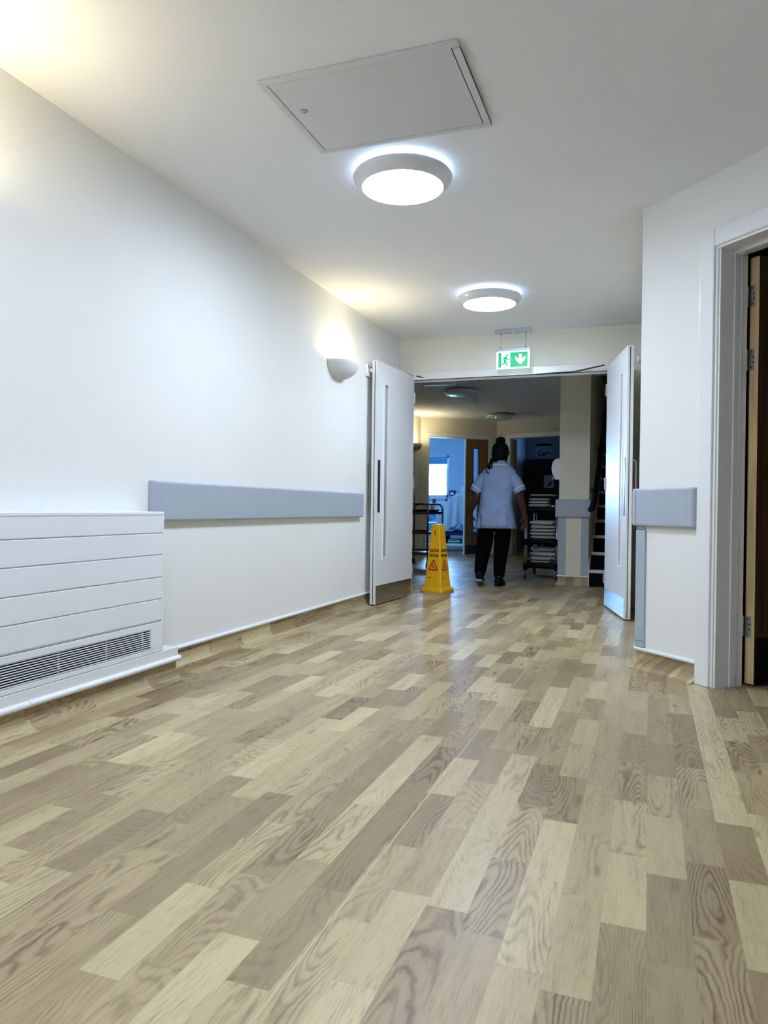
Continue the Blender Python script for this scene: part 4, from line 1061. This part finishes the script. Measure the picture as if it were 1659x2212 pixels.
def sleeve(s, a0, a1, r0, r1, trim):
    a0, a1 = Vector(a0), Vector(a1); D = (a1-a0).normalized(); u = Vector((0, 1, 0)); w = D.cross(u).normalized(); u = w.cross(D)
    rr = []
    for k in range(10):
        t = k/9; c_ = a0.lerp(a1, t); c_.x += s*.012*math.sin(t*PI)
        ra = r0[0]+(r1[0]-r0[0])*t; rb_ = r0[1]+(r1[1]-r0[1])*t
        if k == 0: ra *= .8; rb_ *= .8
        rr.append([c_ + w*ra*math.cos(2*PI*j/24)*(1+.02*math.sin(j*2+k)) + u*rb_*math.sin(2*PI*j/24) for j in range(24)])
    o = MB().rings(rr, cap=False).build('sleeve', 'tunic', tunic, smooth=True, sub=1); o.modifiers.new('s', 'SOLIDIFY').thickness = .004
    k0 = rr[7]; n_ = len(k0)
    t_ = MB().rings([[p + (p-a0.lerp(a1, 7/9)).normalized()*.003 + D*q for p in k0] for q in (-.007, .007)], cap=False).build('cuff_piping', 'white', o, smooth=True)
    t_.modifiers.new('s', 'SOLIDIFY').thickness = .002
sleeve(-1, (px(1051), 0, pz(1023)), (px(1024), -.010, pz(1062)), (.066, .085), (.066, .078), 0)
sleeve(1, (px(1098), 0, pz(1024)), (px(1121), -.008, pz(1063)), (.066, .085), (.066, .078), 0)
# collar with white piping
cc = (px(1075), .015)
col = MB().rings([oval(cc[0], cc[1], pz(1006), .112, .118, 28, 2), oval(cc[0], cc[1]+.002, pz(999), .094, .100, 28, 2), oval(cc[0], cc[1]+.006, pz(992), .070, .070, 28, 2)], cap=False).build('collar', 'tunic', tunic, smooth=True)
MB().tube([Vector(p)+Vector((0, 0, .010*math.cos((k-21)/28*2*PI))) for k, p in enumerate(oval(cc[0], cc[1], pz(1006), .114, .120, 28, 2))]*1, .0055, 6).build('collar_piping', 'white', col)
# trousers
TJ = []; TE = []
def tj(x, y, z, r_, par=None):
    TJ.append(((x, y, z), r_)); i = len(TJ)-1
    if par is not None: TE.append((par, i))
    return i
p0 = tj(px(1068), 0, .70, (.125, .085))
for hx, k_, a_, w_ in ((px(1050), Lk, La, .088), (px(1087), Rk, Ra, .092)):
    a0 = tj(hx, 0, .61, w_, p0); a1 = tj((hx+k_[0])/2, .012, .54, .098, a0); a2 = tj(*k_, .090, a1)
    a3 = tj((k_[0]+a_[0])/2, (k_[1]+a_[1])/2-.01, .27, .078, a2); tj(a_[0], a_[1]+.005, .088 if a_ is La else .060, .060, a3)
skin_mesh('trousers', TJ, TE, 'blackcloth', body, p0, 2)
# shoes
def shoe(hx, hy, hz, tx, ty, tz):
    H_, T_ = Vector((hx, hy, hz)), Vector((tx, ty, tz)); D = (T_-H_); L_ = D.length; D.normalize(); S = Vector((0, 0, 1)).cross(D).normalized()*-1; U = S.cross(D)*-1
    if U.z < 0: U = -U
    rr = []
    for t, w, h in ((-.02, .018, .03), (.02, .034, .075), (.15, .038, .095), (.35, .038, .080), (.6, .045, .058), (.82, .042, .042), (.96, .026, .028), (1.0, .012, .015)):
        c_ = H_ + D*(L_*t); ring_ = []
        for k in range(16):
            a_ = 2*PI*k/16; yy = math.sin(a_); ring_.append(c_ + S*w*math.cos(a_) + U*(h*(.5+.5*yy)))
        rr.append(ring_)
    o = MB().rings(rr).build('shoe', 'shoe', body, smooth=True)
    sl_ = []
    for t, w in ((-.03, .02), (.05, .037), (.3, .039), (.6, .047), (.85, .043), (1.0, .018)):
        c_ = H_ + D*(L_*t); sl_.append([c_ - S*w - U*.012, c_ + S*w - U*.012, c_ + S*w + U*.004, c_ - S*w + U*.004])
    MB().rings(sl_).build('sole', 'linen' if hz > .05 else 'shoe', o)
shoe(px(1040), -.165, .070, px(1036), .085, .013)
shoe(px(1077), -.075, .013, px(1078), .185, .013)

# ------------------------------------------------------------------ light, sky, camera
w = bpy.data.worlds.new('sky'); SC.world = w; w.use_nodes = True
bg = w.node_tree.nodes['Background']; bg.inputs[0].default_value = (.27, .54, 1.0, 1); bg.inputs[1].default_value = 120.
def portal(loc, rot, sx, sy):
    l = bpy.data.lights.new('window_portal', 'AREA'); l.shape = 'RECTANGLE'; l.size = sx; l.size_y = sy; l.cycles.is_portal = True
    o = bpy.data.objects.new('window_portal', l); COL.objects.link(o); o.location = loc; o.rotation_euler = rot; return o
portal(((wx0+wx1)/2, 15.60, (wz0+wz1)/2), (R(-90), 0, 0), W_, wz1-wz0)
portal((-.83, 14.36, 1.975), (R(90), 0, R(90)), .12, .15)  # portal over the added opening of the dark room

cam = bpy.data.cameras.new('camera'); co = bpy.data.objects.new('camera', cam); COL.objects.link(co)
cam.sensor_fit = 'AUTO'; cam.sensor_width = 36; cam.lens = 36*1580/2212; cam.clip_start = .02; cam.clip_end = 200
a, p, r = R(19.915), R(-.332), .0125
fwd = Vector((-math.sin(a)*math.cos(p), math.cos(a)*math.cos(p), math.sin(p))); rt = Vector((math.cos(a), math.sin(a), 0)); up = rt.cross(fwd)
r2_ = rt*math.cos(r)+up*math.sin(r); u2 = -rt*math.sin(r)+up*math.cos(r)
mw = Matrix.Identity(4)
for i in range(3): mw[i][0] = r2_[i]; mw[i][1] = u2[i]; mw[i][2] = -fwd[i]
mw[2][3] = .82; co.matrix_world = mw
SC.camera = co
SC.view_settings.view_transform = 'Standard'; SC.view_settings.look = 'None'; SC.view_settings.exposure = .2; SC.view_settings.gamma = 1.; SC.view_settings.use_curve_mapping = False
SC.cycles.max_bounces = 7; SC.cycles.diffuse_bounces = 4; SC.cycles.glossy_bounces = 3; SC.cycles.use_adaptive_sampling = True; SC.cycles.adaptive_threshold = .12; SC.cycles.adaptive_min_samples = 16; SC.cycles.sample_clamp_indirect = 8.
